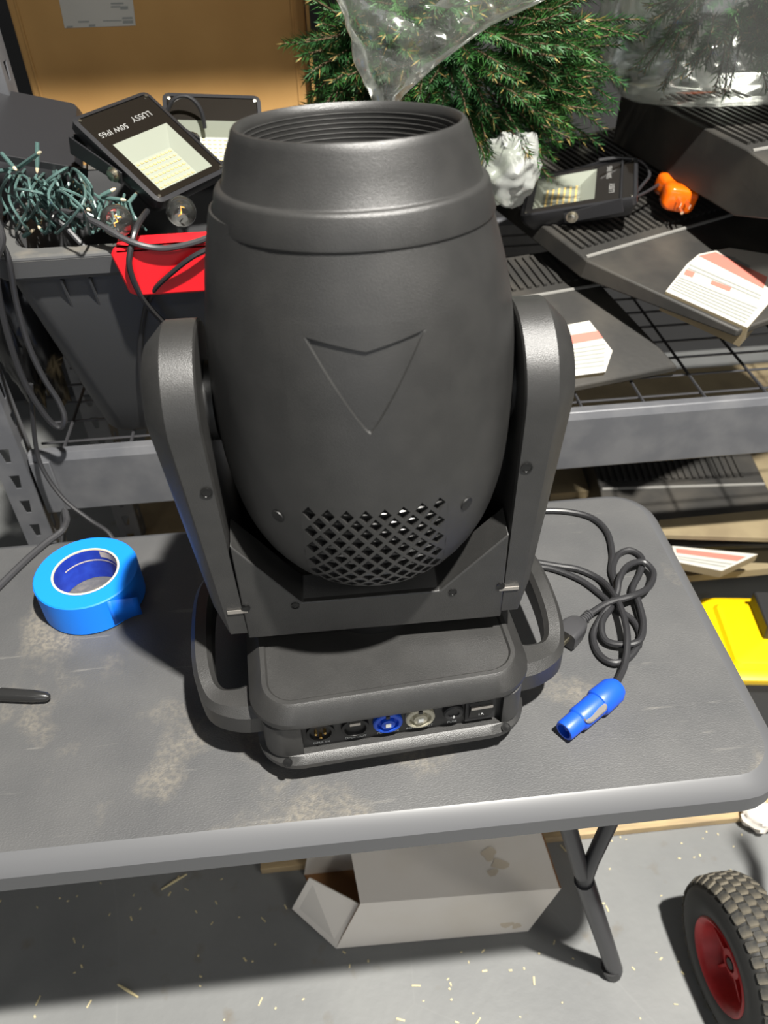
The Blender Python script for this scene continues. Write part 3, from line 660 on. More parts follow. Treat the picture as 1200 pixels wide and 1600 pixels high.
# clear globe bulbs
for (x, y, lab, tl_) in ((182, 345, 'clear globe bulb with amber filament among the green wires', (.2, .6, -.5)), (283, 330, 'clear globe bulb below the tilted floodlight beside the red latch', (-.1, .7, -.45))):
    c = Zp(x, y, Z_+(.034 if x < 200 else .016)); M = frame(c, Vector(tl_).orthogonal(), tl_)
    g_ = thing('globe_bulb', lab, 'light bulb', M, 'clear globe bulbs in the tote')
    s = MB(); s.lathe([(.0001, -.021), (.008, -.0195), (.016, -.013), (.0205, -.003), (.0205, .005), (.017, .013), (.0115, .019), (.0095, .024)], 24); s.build('glass_globe', 'bulb_glass', g_)
    s = MB(); s.lathe([(.0105, .022), (.0115, .024), (.0115, .042), (.009, .046)], 18, cap0=True, cap1=True); s.build('bulb_socket', 'black', g_)
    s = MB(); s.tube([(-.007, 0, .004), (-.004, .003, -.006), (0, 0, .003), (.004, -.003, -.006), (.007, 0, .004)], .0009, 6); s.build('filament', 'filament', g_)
# black bag between rack upright and tote
def lump(c, rx, ry, rz, amp, sc, nu=40, nv=24, seed=0, vw=.9):
    s = MB(); vs = []
    for j in range(nv+1):
        ph = -PI/2+PI*j/nv
        for i in range(nu):
            a = 2*PI*i/nu; d = Vector((math.cos(ph)*math.cos(a), math.cos(ph)*math.sin(a), math.sin(ph)))
            n = noise.noise(d*sc+Vector((seed, 0, 0)))+.5*noise.noise(d*sc*2.3+Vector((0, seed, 0)))
            vd = noise.voronoi(d*sc*1.3+Vector((seed, seed, 0)))[0]; n += (vd[1]-vd[0])*vw-.3
            k = 1+amp*n; vs.append((c[0]+d.x*rx*k, c[1]+d.y*ry*k, c[2]+d.z*rz*k))
    s.add(vs, [(j*nu+i, j*nu+(i+1) % nu, (j+1)*nu+(i+1) % nu, (j+1)*nu+i) for j in range(nv) for i in range(nu)]); return s
c = Yp(45, 500, 1.20); s = lump((0, 0, 0), .05, .06, .17, .3, 2.2, seed=4); o = s.build('black_plastic_bag', 'bag_black', smooth=60); o.location = (c.x-.01, c.y, SH+.178)
tag(o, 'crumpled black plastic bag between rack upright and grey tote', 'plastic bag')

# ================================================================== FLOODLIGHTS
def flood(label, M, W, Hh, group='led floodlights', bracket=1, lettering=True, bang=20):
    f = thing('led_floodlight', label, 'floodlight', M, group); t = .024
    s = MB(); s.loft([rrect(W/2-.012, Hh/2-.012, .008, -t-.010, 3), rrect(W/2-.006, Hh/2-.006, .009, -t, 3), rrect(W/2, Hh/2, .010, -.012, 3), rrect(W/2, Hh/2, .010, 0, 3), rrect(W/2-.006, Hh/2-.006, .007, .0015, 3), rrect(W/2-.0065, Hh/2-.0065, .007, -.020, 3)])
    s.build('housing', 'flood_frame', f, smooth=30)
    wy0, wy1 = -Hh*.40, Hh*.14; wx = W*.36      # window area
    s = MB()                                     # glass with the dark mask round the window
    gx, gy = W/2-.007, Hh/2-.007
    O = [(-gx, -gy), (gx, -gy), (gx, gy), (-gx, gy)]; I = [(-wx, wy0), (wx, wy0), (wx, wy1), (-wx, wy1)]
    s.add([(x, y, .0006) for x, y in O+I], [(i, (i+1) % 4, 4+(i+1) % 4, 4+i) for i in range(4)]); gl = s.build('glass_mask', 'flood_glass', f, smooth=0)
    s = MB(); cxw, cyw = 0, (wy0+wy1)/2; hx, hy = wx, (wy1-wy0)/2
    bx, by, bd = hx*.72, hy*.62, -.016
    oc = cyw-hy*.18
    s.add([(-hx, cyw-hy, .0004), (hx, cyw-hy, .0004), (hx, cyw+hy, .0004), (-hx, cyw+hy, .0004), (-bx, oc-by, bd), (bx, oc-by, bd), (bx, oc+by, bd), (-bx, oc+by, bd)],
          [(i, (i+1) % 4, 4+(i+1) % 4, 4+i) for i in range(4)]+[(4, 5, 6, 7)])
    rf = s.build('reflector', 'reflector', f, smooth=0)
    s = MB()
    for r_ in range(6):
        for c_ in range(9):
            s.box((-bx*.85+c_*bx*1.7/8, oc-by*.8+r_*by*1.6/5, bd+.0008), (bx*.13, by*.10, .0012))
    s.build('led_array', 'led', rf, smooth=0)
    for sx in (-1, 1):
        for sy in (-1, 1): s = MB(); s.lathe([(.0026, 0), (.0024, .0016), (.0008, .0018)], 10, TR(sx*(W/2-.0095), sy*(Hh/2-.0095), .0012), cap1=True); s.build('frame_screw', 'bolt', f)
    if lettering:
        text('50W IP65', .0125, 'faded_print', gl, TR(-W*.22, Hh*.255, .0008) @ RZ(180))
        text('LUSSY', .0135, 'faded_print', gl, TR(W*.18, Hh*.285, .0008) @ RZ(180))
    if bracket:      # U bracket pivoting on two bolts
        by_ = -Hh*.05; ln = .085; ca, sa = math.cos(R(bang)), math.sin(R(bang)); hx = W/2+.004
        def bp(x, d, o=0): return (x, by_+d*ca-o*sa, -.012+d*sa+o*ca)
        s = MB()
        for sx in (-1, 1):
            a = [bp(sx*hx, -.014, -.009), bp(sx*hx, -.014, .009), bp(sx*hx, ln, .013), bp(sx*hx, ln, -.013)]; b2 = [(p[0]+sx*.0025, p[1], p[2]) for p in a]
            s.loft([a, b2])
        a = [bp(-hx-.0025, ln-.002, -.013), bp(-hx-.0025, ln-.002, .013), bp(-hx-.0025, ln+.001, .013), bp(-hx-.0025, ln+.001, -.013)]; b2 = [(-p[0], p[1], p[2]) for p in a]
        s.loft([a, b2]); br = s.build('bracket', 'flood_frame', f, smooth=0, bevel=.001)
        for sx in (-1, 1):
            s = MB(); s.lathe([(.0105, 0), (.0105, .0015), (.0075, .0015), (.0075, .0065), (.006, .0075), (.0001, .0075)], 6 if False else 18, TR(sx*(hx+.0025), by_, -.012) @ RY(90*sx), cap0=True)
            s.build('pivot_bolt', 'bolt', br)
    return f
RL = Matrix(((.65, -.662, .374), (.759, .539, -.366), (.041, .522, .852)))
def rt(Rm, t): M = Rm.to_4x4(); M.translation = Vector(t); return M
sc_ = .85
flood('black LED floodlight tilted on top of the tote beside the cardboard box', rt(RL, CAM+(Vector((-.254, 1.446, 1.109))-CAM)*sc_), .165*sc_, .20*sc_, bang=-14)
RR = Matrix(((.917, .310, -.249), (-.326, .945, -.021), (.229, .100, .968)))
MR = rt(RR, (.485, 1.455, .995)) @ RZ(-90)
flood('black LED floodlight lying face up on the ribbed ramps beside orange plug', MR, .165, .20, lettering=True, bang=4)
flood('half hidden black floodlight left of the tilted one on the tote', frame(Yp(58, 232, 1.32), (.86, .30, -.20), (.15, .45, -.88)) @ RZ(10), .13, .17, lettering=False, bang=-10)
flood('pale faced floodlight behind the tilted one beside the lens barrel', frame(Yp(335, 205, 1.36), (.95, .1, -.1), (.05, -.7, .7)), .15, .12, lettering=False, bracket=0)
cable_obj('black_cable', 'thin black cable curling up behind the tilted floodlight', [Yp(262, 172, 1.36), Yp(272, 155, 1.36), Yp(290, 150, 1.36), Yp(306, 160, 1.36), Yp(316, 178, 1.36), Yp(320, 200, 1.36)], .0032, 'cable')
cable_obj('black_cable', 'thin cable joining the lying floodlight and the orange plug', [Yp(935, 250, 1.50), Yp(965, 247, 1.50), Yp(1000, 252, 1.49), Yp(1015, 272, 1.47), Yp(1003, 290, 1.44), Yp(990, 308, 1.40), Yp(1010, 300, 1.42), Yp(1030, 288, 1.45)], .0030, 'cable')
# orange plug
pc = Zp(1055, 300, .985)
op = thing('orange_plug', 'bright orange mains plug lying on the ribbed black ramp', 'plug', frame(pc, Zp(1070, 322, .975)-Zp(1040, 272, .985), (.2, -.2, .95)) @ Matrix.Scale(1.22, 4))
b = MB(); b.loft([[(x, p[0]*k, p[1]*k) for p in rrect(.024, .017, .010, 0, 5)] for x, k in ((-.036, .72), (-.033, .90), (-.020, .98), (-.008, .84), (.002, .84), (.010, 1.0), (.026, 1.02), (.031, .95), (.033, .8))])
b.build('plug_body', 'orange', op, smooth=45)
b = MB()
for y in (-.007, .007): b.box((.042, y, .002), (.020, .0018, .0065))
b.tube([(.03, 0, -.008), (.052, 0, -.008)], .0024, 8); b.build('prongs', 'prong', op)

# ================================================================== RAMPS
def ramp(label, M, W, back, rise, front, drop, flare, skirt, group='black ribbed ramps', cut=0):
    f = thing('plastic_ramp', label, 'ramp', M, group)
    def row(y, z, ex): return [(-ex, y, z), (W+ex, y, z)]
    topr = [row(back, rise, 0), row(.012, .002, 0), row(-.004, -.001, 0), [(-flare+cut, -front, -drop), (W+flare, -front, -drop)]]
    bot = [(-flare, -front, -drop-.012), (W+flare, -front, -drop-.012)]
    s = MB(); vs = [p for r_ in topr for p in r_]; k = len(vs)
    low = [(-.004, back, rise-skirt), (W+.004, back, rise-skirt), (-.004-flare*.0, 0, -skirt), (W+.004, 0, -skirt), (-flare-.002+cut, -front, -drop-.012), (W+flare+.002, -front, -drop-.012)]
    vs += low
    s.add(vs, [(0, 1, 3, 2), (2, 3, 5, 4), (4, 5, 7, 6), (6, 7, k+5, k+4), (0, 2, k+2, k), (2, 4, k+2), (4, 6, k+4, k+2), (1, k+1, k+3, 3), (3, k+3, 5), (5, k+3, k+5, 7), (0, k, k+1, 1), (k, k+2, k+3, k+1), (k+2, k+4, k+5, k+3)])
    s.build('ramp_body', 'ramp', f, smooth=15, bevel=.003)
    s = MB(); s.tube([(.004, .004, .001), (W-.004, .004, .001)], .0035, 8); s.build('worn_crease', 'ramp_edge', f)
    s = MB(); n = int((W-.03)/.015); sl = math.atan2(rise-.002, back-.012)
    for i in range(n):
        x = .015+i*.015; L_ = (back-.04)/math.cos(sl)
        s.box((0, 0, 0), (.0065, L_, .006), TR(x, (back+.012)/2, rise/2+.003) @ Matrix.Rotation(sl, 4, 'X'))
    s.build('ribbing', 'ramp', f, smooth=0)
    return f
def world_part(root, pts_loops, name, mname, parent=None, bevel=0, cap0=True, cap1=True):
    par = parent or root; inv = root.matrix_world.inverted()
    s = MB(); s.loft([[tuple(inv @ Vector(p)) for p in l] for l in pts_loops], cap0, cap1); return s.build(name, mname, par, smooth=0, bevel=bevel)
ex1 = Vector((.98, .2, 0)).normalized()
cr1 = Vector((.505, 1.318, .866))
M1 = frame(cr1-ex1*.34, ex1, (0, 0, 1))
r1 = ramp('black ribbed plastic ramp resting on the wire shelf just behind the right yoke arm', M1, .34, .135, .018, .180, .074, .055, .0895)
cl2 = Zp(915, 405, .93); cr2 = Zp(1155, 335, .93); ex2 = (cr2-cl2).normalized()
M2 = frame(cl2, ex2, Vector((0, 0, 1))+Vector((0, -.06, 0)))
r2 = ramp('black ribbed plastic ramp under the floodlight and orange plug', M2, .52, .40, .035, .27, .022, 0, .034, cut=.085)
cl3 = Zp(1010, 160, 1.105); dl3 = Zp(1160, 238, 1.09); ey3 = (cl3-dl3); ey3.z = 0; ey3.normalize(); ex3 = Vector((ey3.y, -ey3.x, 0))
M3 = frame(dl3-ey3*.02+Vector((0, 0, .005)), ex3, (0, 0, 1))
r3 = ramp('dusty brown-black ramp at the far right below the wrapped greenery', M3, .40, .36, .02, .22, .03, 0, .10)
# cardboard inserts with warning labels
def insert(root, px, P0, P1, P2, thick, front_idx, bandpx, words):
    n = (P1-P0).cross(P2-P0).normalized(); n = n if n.z > 0 else -n
    top = [Pl(x, y, P0, n) for x, y in px]
    world_part(root, [[p-n*thick for p in top], [p-n*.0008 for p in top]], 'cardboard_insert', 'kraft_dull')
    lb = world_part(root, [[p-n*.0008 for p in top], [p for p in top]], 'warning_label', 'label')
    for q, mname, nm in bandpx:
        pl = [Pl(x, y, P0, n)+n*.0006 for x, y in q]; world_part(root, [[p-n*.0003 for p in pl], pl], nm, mname, lb)
def rows_px(a, b_, c, d, n, fill=.5):       # n printed lines between edge a-b (top) and d-c (bottom)
    out = []
    for i in range(n):
        t0 = (i+.25)/n; t1 = (i+.25+fill)/n
        L = lambda p, q, t: (p[0]+(q[0]-p[0])*t, p[1]+(q[1]-p[1])*t)
        out.append(([L(a, d, t0), L(b_, c, t0), L(b_, c, t1), L(a, d, t1)], 'label_grey', 'print_line'))
    return out
A = Pl(890, 586, M1 @ Vector((0, -.18, -.062)), (M1.to_3x3() @ Vector((0, -.42, .91))))
n1 = (M1.to_3x3() @ Vector((0, -.074, .18))).normalized(); o1 = M1 @ Vector((0, -.18, -.064))
Aq = [Pl(x, y, o1, n1) for x, y in ((880, 588), (945, 580), (920, 500))]
insert(r1, [(862, 592), (946, 581), (957, 548), (921, 501), (862, 512)], Aq[0], Aq[1], Aq[2], .030, 0,
       [([(864, 528), (934, 517), (942, 529), (864, 543)], 'label_red', 'red_band')]+rows_px((864, 548), (946, 535), (944, 574), (864, 583), 6, .45), None)
n2 = (M2.to_3x3() @ Vector((0, -.022, .27))).normalized(); o2 = M2 @ Vector((0, 0, .005))
Bq = [Pl(x, y, o2, n2) for x, y in ((1040, 452), (1167, 510), (1140, 388))]
insert(r2, [(1040, 455), (1168, 512), (1240, 430), (1205, 398), (1140, 387), (1092, 397), (1074, 412)], Bq[0], Bq[1], Bq[2], .036, 0,
       [([(1092, 400), (1118, 394), (1199, 433), (1193, 451)], 'label_red', 'red_band'), ([(1072, 421), (1086, 426), (1082, 434), (1068, 429)], 'label_red', 'red_mark'), ([(1112, 438), (1143, 450), (1140, 456), (1110, 444)], 'label_red', 'red_mark')]
       + rows_px((1078, 411), (1190, 460), (1186, 470), (1073, 422), 2, .4)+rows_px((1062, 432), (1185, 480), (1163, 506), (1046, 452), 6, .45)
       + [([(1130, 398), (1150, 403), (1149, 407), (1129, 402)], 'label_grey', 'print_line'), ([(1150, 405), (1172, 416), (1170, 420), (1149, 410)], 'label_grey', 'print_line')], None)
# lower shelf: a further ramp and flattened boxes
c4 = Zp(1064, 852, .40); d4 = Zp(1195, 868, .40); 
M4 = frame(c4+Vector((-.10, .20, -.012)), (.98, -.08, 0), (0, 0, 1))
r4 = ramp('black ramp with red striped warning label on the lower shelf', M4, .36, .20, .02, .17, .012, .02, .072)
n4 = (M4.to_3x3() @ Vector((0, -.012, .17))).normalized(); o4 = M4 @ Vector((0, -.1, -.002))
insert(r4, [(1050, 853), (1184, 866), (1128, 892), (1058, 878)], *[Pl(x, y, o4, n4) for x, y in ((1050, 853), (1184, 866), (1128, 892))], .02, 0,
       [([(1056, 857), (1166, 870), (1152, 877), (1057, 864)], 'label_red', 'red_band')]+rows_px((1058, 868), (1148, 880), (1128, 888), (1060, 875), 2, .4), None)
def slab(name, label, cat, quad, th, mname, group=None):
    base_ = Vector(quad[0]); s = MB(); s.loft([[tuple(Vector(p)-base_-Vector((0, 0, th))) for p in quad], [tuple(Vector(p)-base_) for p in quad]])
    o = s.build(name, mname, smooth=0, bevel=.0015); o.location = base_; return tag(o, label, cat, group)
z4 = .415
slab('flattened_carton', 'light tan flattened carton lying on the lower shelf above the warning label', 'cardboard', [Zp(1020, 835, z4), Zp(1250, 842, z4), Zp(1260, 790, z4), Zp(1030, 812, z4)], .012, 'white_card' if False else 'kraft_dull', 'flattened cartons on the lower shelf')
slab('flattened_carton', 'dusty tan flattened carton far back on the lower shelf', 'cardboard', [Zp(860, 772, .335), Zp(1110, 752, .335), Zp(1100, 715, .335), Zp(860, 725, .335)], .02, 'kraft_dull', 'flattened cartons on the lower shelf')
# yellow-lidded tote on the floor
yt = thing('yellow_lid_tote', 'black tote with bright yellow lid on the floor beside the table', 'tote', TR(Zp(1210, 990, .22).x, Zp(1210, 990, .22).y-.0, 0) @ RZ(-8))
b = MB(); b.loft([rrect(.10, .085, .02, .002, 4), rrect(.118, .10, .02, .185, 4), rrect(.118, .10, .02, .19, 4)]); b.build('tub', 'tote', yt)
b = MB(); b.loft([rrect(.125, .107, .022, .188, 4), rrect(.128, .110, .024, .194, 4), rrect(.128, .110, .024, .207, 4), rrect(.120, .102, .02, .212, 4), rrect(.104, .086, .016, .213, 4), rrect(.098, .080, .014, .222, 4), rrect(.090, .072, .012, .224, 4)]); b.build('lid', 'yellow_plastic', yt, smooth=30)
b = MB(); b.prism([(-.03, -.02), (.10, -.02), (.10, .08), (-.03, .08)], .2245, .262); b.build('lid_crate', 'dark_plastic', yt, bevel=.004)

# ================================================================== CARDBOARD BOX ON SHELF
bx0, bx1, by0 = -.462, .016, 1.58
cb = thing('cardboard_box', 'large brown cardboard box with white shipping label on the shelf', 'box', ((bx0+bx1)/2, by0, SH))
hw = (bx1-bx0)/2; bh = .80
b = MB(); b.box((0, .13, bh/2), (2*hw, .26, bh)); body = b.build('carton_body', 'cardboard', cb, smooth=0, bevel=.004)
for x in (-hw+.014, hw-.022): 
    s = MB(); s.box((x, -.0010, bh/2), (.0035, .0022, bh-.01)); s.build('fold_crease', 'cardboard', body, smooth=0, bevel=.0009)
s = MB(); s.box((hw+.004, -.01, bh*.72), (.006, .03, .5)); s.build('side_flap', 'cardboard', cb, bevel=.001)
lq = [Yp(x, y, by0-.0012) for x, y in ((101, 44), (212, 40), (204, -30), (86, -30))]; CB = cb.location
s = MB(); s.loft([[p-CB+Vector((0, .001, 0)) for p in lq], [p-CB for p in lq]]); lb = s.build('shipping_label', 'label', cb, smooth=0)
def lab_rect(px0, py0, px1, py1, m='label_grey'):
    q = [Yp(x, y, by0-.0018)-CB for x, y in ((px0, py1), (px1, py1-.5), (px1, py0-.5), (px0, py0))]; s = MB(); s.loft([[p+Vector((0, .0005, 0)) for p in q], q]); s.build('print_line', m, lb, smooth=0)
for r_ in ((173, 4.5, 193, 7), (173, 9.5, 188, 12), (188, 10, 200, 15), (122, 33, 139, 35.5), (161, 32, 190, 33.5), (191, 27, 207, 30), (192, 32, 208, 37), (104, 41, 114, 43.5), (139, 38.5, 149, 42)): lab_rect(*r_)

# ================================================================== GREENERY AND PLASTIC
def conifer(name, label, centre, radii, n, seed, lean, group, per=105, front=.75):
    rn = random.Random(seed); root = thing(name, label, 'wreath', Vector(centre), group)
    nd = MB(); dry = MB(); tw = MB()
    for q in range(n):
        while True:
            d = Vector((rn.gauss(0, 1), rn.gauss(-.35, 1)*front, rn.gauss(0, 1)))
            if d.length > .3: d.normalize(); break
        if d.y > .4: d.y *= -1
        st = Vector((d.x*radii[0], d.y*radii[1], d.z*radii[2]))*rn.uniform(.35, .75)
        dirn = (Vector((d.x*radii[0], d.y*radii[1], d.z*radii[2])).normalized()*.8+Vector(lean)*.7+Vector((rn.uniform(-.4, .4), rn.uniform(-.4, .1), rn.uniform(-.4, .4)))).normalized()
        L = rn.uniform(.07, .125)
        bend = Vector((rn.uniform(-.3, .3), rn.uniform(-.2, .2), rn.uniform(-.35, .1)))
        pts = [st+dirn*L*t+bend*L*t*t*.5 for t in (0, .33, .66, 1)]
        tw.tube(pts, [.0022, .002, .0016, .001], 5, caps=False)
        for k in range(per):
            t = (k+rn.random())/per; p = st+dirn*L*t+bend*L*t*t*.5; ax = (dirn+bend*t).normalized()
            o = ax.orthogonal().normalized(); o.rotate(Matrix.Rotation(k*2.4+rn.random()*.6, 3, ax))
            nd_ = (ax*rn.uniform(.55, 1.0)+o*rn.uniform(.6, 1.0)).normalized(); ln = rn.uniform(.020, .034)*(1-.4*t)
            side = nd_.cross(o).normalized()*.0012; up = nd_.cross(side).normalized()*.0007
            e = p+nd_*ln; mm = p+nd_*ln*.45
            (dry if rn.random() < .035 or (t > .94 and rn.random() < .22) else nd).add([p, mm+side+up*.3, mm-side+up*.3, e], [(0, 1, 3, 2)])
    a = nd.build('needles', 'needle', root, smooth=0); a['kind'] = 'stuff'
    a = dry.build('dry_needles', 'needle_dry', root, smooth=0); a['kind'] = 'stuff'
    tw.build('twigs', 'twig', root)
    return root
conifer('pine_wreath', 'green artificial pine wreath piled on the shelf behind the lens barrel', (.245, 1.45, 1.215), (.270, .13, .160), 430, 5, (.28, -.45, -.25), 'artificial greenery')
conifer('pine_wreath', 'artificial pine greenery wrapped in clear plastic at the top right', (.75, 1.53, 1.28), (.19, .10, .10), 150, 9, (-.2, -.5, -.1), 'artificial greenery', per=90)
cr_ = thing('plastic_crate', 'black plastic crate holding up the pine wreath behind the lens barrel', 'crate', (.165, 1.635, SH))
b = MB(); b.loft([rrect(.118, .145, .02, .001, 4), rrect(.132, .158, .02, .245, 4), rrect(.138, .164, .022, .247, 4), rrect(.138, .164, .022, .262, 4), rrect(.126, .152, .016, .262, 4), rrect(.12, .146, .016, .22, 4)]); b.build('tub', 'dark_plastic', cr_, smooth=30)
for x in (-.08, -.04, 0, .04, .08): s = MB(); s.box((x, -.158, .13), (.004, .010, .2)); s.build('rib', 'dark_plastic', cr_)
def film(name, label, loops_c, seed, amp, sc, n=56, cap=True):
    base_ = Vector(loops_c[-1][0]); s = MB(); loops = []
    for c, rx, ry in loops_c:
        l = []
        for i in range(n):
            a = 2*PI*i/n; p = Vector((c[0]+rx*math.cos(a), c[1]+ry*math.sin(a), c[2])); q = p*sc+Vector((seed, 0, 0))
            vd = noise.voronoi(q)[0]; d = (vd[1]-vd[0])*amp+noise.noise(q*.6)*amp
            l.append(p+Vector((math.cos(a)*d*.5, -abs(math.sin(a))*d, d*.4))-base_)
        loops.append(l)
    s.loft(loops, cap, cap); o = s.build(name, 'film', smooth=50); o.location = base_; return tag(o, label, 'plastic bag', 'clear plastic bags')
def interp_loops(keys, n):
    out = []
    for i in range(n):
        t = i/(n-1)*(len(keys)-1); k = min(int(t), len(keys)-2); u = t-k
        a, b_ = keys[k], keys[k+1]; out.append((Vector(a[0]).lerp(Vector(b_[0]), u), a[1]+(b_[1]-a[1])*u, a[2]+(b_[2]-a[2])*u))
    return out
fy = 1.16
film('clear_plastic_bag', 'crumpled clear plastic film hanging down in front of the wreath', interp_loops([(Yp(606, 185, fy), .012, .008), (Yp(606, 150, fy), .022, .012), (Yp(622, 100, fy), .055, .02), (Yp(655, 45, fy), .092, .028), (Yp(700, 0, fy), .135, .035), (Yp(730, -60, fy), .17, .04)], 44), 2, .022, 22)
film('clear_plastic_bag', 'bulging clear plastic bag wrapped around greenery at the top right', interp_loops([((.75, 1.53, 1.112), .01, .006), ((.75, 1.53, 1.116), .12, .06), ((.75, 1.52, 1.125), .19, .11), ((.75, 1.51, 1.16), .225, .145), ((.75, 1.51, 1.25), .245, .16), ((.75, 1.51, 1.37), .24, .15), ((.75, 1.51, 1.46), .18, .11)], 40), 5, .03, 9)
c = Yp(790, 264, 1.34); s = lump((0, 0, 0), .058, .045, .062, .22, 1.7, 72, 44, seed=11, vw=.45); o = s.build('white_plastic_bag', 'bag_cloudy', smooth=30); o.location = c
o.rotation_euler = (0, R(25), 0)
tag(o, 'crumpled whitish plastic bag beside the lens barrel under the wreath', 'plastic bag')

# ================================================================== UNDER THE TABLE
wb = thing('white_carton', 'crushed white carton with brown inside lying under the table', 'box', (.13, .70, 0)); WB = Vector((.13, .70, 0))
def pan(name, quad, th, mats, parent, flip=1):
    q = [Vector(p)-WB for p in quad]; n = (q[1]-q[0]).cross(q[2]-q[0]).normalized()*th*flip
    s = MB(); s.add(q, [(0, 1, 2, 3)]); s.m = 1; s.add([p+n for p in q], [(3, 2, 1, 0)])
    k = [q[i] for i in range(4)]
    for i in range(4): s.m = 1; s.add([q[i], q[(i+1) % 4], q[(i+1) % 4]+n, q[i]+n], [(0, 1, 2, 3)])
    return s.build(name, mats, parent, smooth=0)
fl, fr_ = Zp(525, 1482, .001), Zp(825, 1455, .001); tl_, tr_ = Zp(563, 1412, .10), Zp(877, 1388, .10)
bl, br_ = Zp(548, 1330, .118), Zp(846, 1300, .118); bl.y = br_.y = .73; bl.x = -.03; br_.x = .318
WC = ['white_card', 'cardboard_in']
pan('front_panel', [fl, fr_, tr_, tl_], -.003, WC, wb)
pan('top_panel', [tl_, tr_, br_, bl], -.003, WC, wb)
e1, e2 = Zp(455, 1418, .035), Zp(483, 1372, .105)
pan('open_end_flap', [Zp(456, 1420, .012), fl, Zp(565, 1415, .085), e2], -.003, ['white_card', 'white_card'], wb)
b1, b2_ = Vector((-.12, .73, .001)), Vector((.30, .73, .001))
pan('bottom_panel', [fl+Vector((0, .002, .002)), fr_+Vector((0, .002, .002)), b2_+Vector((0, 0, .002)), b1+Vector((0, 0, .002))], -.002, ['cardboard_in', 'cardboard_in'], wb)
pan('back_panel', [b1, b2_, br_, Vector((-.10, .73, .115))], .003, ['cardboard_in', 'white_card'], wb)
pan('end_panel', [fr_, b2_, br_, tr_], -.003, WC, wb)
nf = (fr_-fl).cross(tl_-fl).normalized(); nf = nf if nf.y < 0 else -nf
for (cx, cy, r1_, r2_) in ((764, 1335, 11, 9), (780, 1350, 13, 9), (770, 1364, 8, 7), (768, 1402, 7, 6), (775, 1424, 9, 8), (792, 1441, 10, 7), (806, 1446, 7, 5)):
    pn, nn = (tl_, (tr_-tl_).cross(bl-tl_).normalized()) if cy < 1390 else (fl, nf)
    if nn.z < 0 and cy < 1390: nn = -nn
    ring_ = [Pl(cx+r1_*math.cos(a)*(1+.3*math.sin(3*a+cx)), cy+r2_*math.sin(a)*(1+.3*math.cos(2*a+cy)), pn, nn)+nn*.0008-WB for a in [2*PI*i/14 for i in range(14)]]
    s = MB(); s.loft([ring_, [p+nn*.0002 for p in ring_]]); s.build('water_stain', 'stain', wb, smooth=0)
# plywood board along the floor under the rack front
o = slab('plywood_board', 'long pale plywood strip on the floor under the rack', 'board', [(-.20, .738, .02), (1.2, .738, .02), (1.2, .80, .02), (-.20, .80, .02)], .019, 'plywood')
c = Zp(1185, 1275, .03); s = lump((0, 0, 0), .035, .03, .028, .3, 2, 24, 14, seed=3); o = s.build('crumpled_paper', 'white_card', smooth=50); o.location = (c.x, c.y, .030); tag(o, 'white crumpled paper on the floor right of the table leg', 'paper')
# floor debris
rn = random.Random(21); s = MB()
for i in range(170):
    x, y = rn.uniform(-.7, .9), rn.uniform(.42, .80); a = rn.uniform(0, PI); L_ = rn.choice([.003, .004, .005, .007, .012])*rn.uniform(.7, 1.3); w_ = rn.uniform(.0012, .0028)
    s.box((0, 0, .0009), (L_, w_, .0014), TR(x, y, 0) @ RZ(math.degrees(a)))
o = s.build('floor_chips', 'chip', smooth=0); tag(o, 'scattered pale wood chips and straw bits on the concrete floor', 'debris', kind='stuff')
for (x0, y0, x1, y1, lab) in ((252, 1390, 292, 1366, 'long straw splinter on the shaded floor near the table edge'), (184, 1538, 216, 1558, 'short straw splinter on the floor at the shadow line')):
    a_, b2 = Zp(x0, y0, .003), Zp(x1, y1, .003); s = MB(); s.tube([(0, 0, 0), (b2-a_)*.5+Vector((0, 0, .001)), b2-a_], [.0016, .0026, .0016], 6); o = s.build('straw_splinter', 'chip'); o.location = a_; tag(o, lab, 'straw')

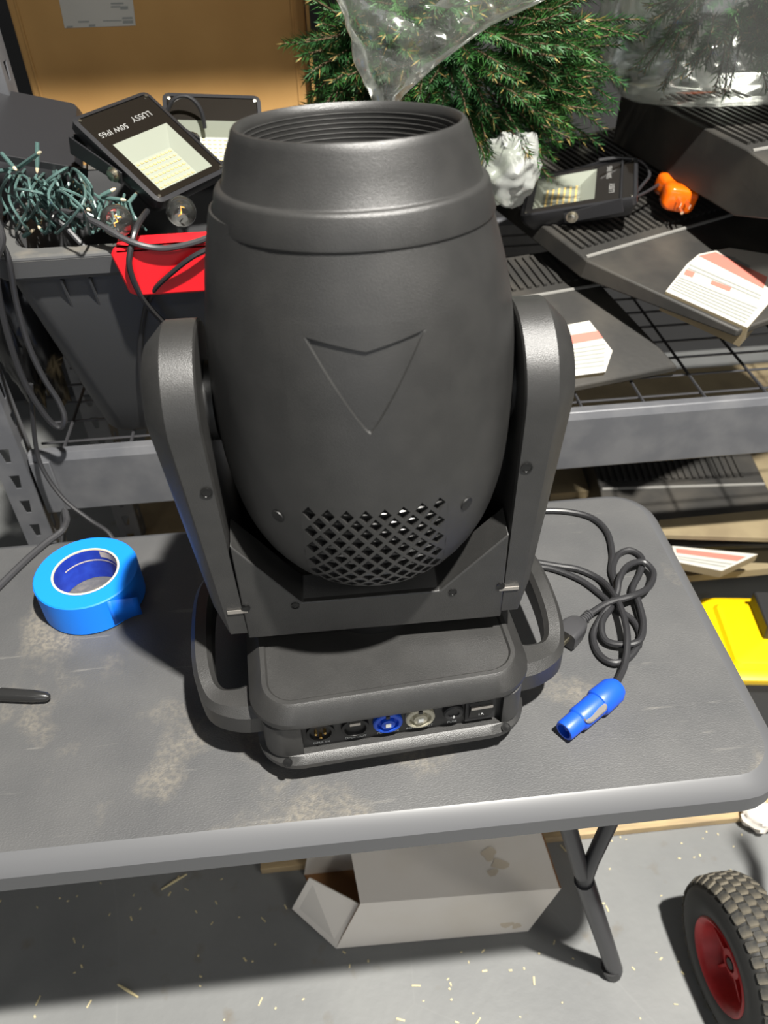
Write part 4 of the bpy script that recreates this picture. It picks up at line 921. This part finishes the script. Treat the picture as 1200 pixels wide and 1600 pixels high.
# ================================================================== HAND TRUCK WHEEL
wr = .130; wc = Vector((.577, .452, wr))
tk = thing('hand_truck', 'hand truck with knobbly black tyre and red rim at the lower right', 'hand truck', TR(wc.x, wc.y, 0) @ RZ(4))
WM = TR(0, 0, wr) @ RY(-90)           # lathe z axis points to -x (towards the table)
tp_ = [(.069, .036), (.074, .041), (.090, .0425), (.108, .041), (.120, .036), (.1255, .026), (.1275, .010), (.1275, -.010), (.1255, -.026), (.120, -.036), (.108, -.041), (.09, -.0425), (.074, -.041), (.069, -.036)]
b = MB(); b.lathe(tp_, 64, WM); tyre = b.build('tyre', 'rubber', tk, smooth=50)
tb = MB(); tb.loft([[(x, y, 0) for x, y, _ in rrect(.0088, .0082, .002, 0, 1)], [(x*.86, y*.86, .0032) for x, y, _ in rrect(.0088, .0082, .002, 0, 1)]]); tme = None
for row_, (zz, rr_, tilt) in enumerate(((-.030, .1232, -52), (-.0145, .1268, -9), (.0, .1275, 0), (.0145, .1268, 9), (.030, .1232, 52))):
    for k in range(38):
        a = 360*(k+.5*(row_ % 2))/38
        M = WM @ RZ(a) @ TR(rr_, 0, zz) @ RY(90-tilt*.6) @ RZ(0)
        if tme is None: o = tb.build('tread_block', 'tread', tyre, smooth=0); tme = o.data
        else: o = bpy.data.objects.new('tread_block', tme); COL.objects.link(o); o.parent = tyre
        o.matrix_local = M
b = MB(); b.lathe([(.0715, .036), (.0725, .040), (.0700, .0425), (.0650, .040), (.0600, .032), (.0560, .012), (.052, .008), (.030, .006), (.024, .010), (.022, .020), (.013, .022), (.012, .010)], 48, WM)
for k in range(5): b.box((.038, 0, .013), (.034, .0045, .014), WM @ RZ(72*k+20))
b.build('rim', 'rim_red', tk, smooth=35)
b = MB(); b.lathe([(.0095, -.10), (.0095, .018), (.0085, .022), (.0001, .022)], 18, WM); b.build('axle', 'black', tk)
b = MB(); b.tube([(.085, 0, wr), (.10, .04, wr+.02), (.135, .06, .3), (.16, .03, .7), (.16, -.02, 1.1)], .012, 10); b.build('frame_tube', 'rim_red' if False else 'black', tk)
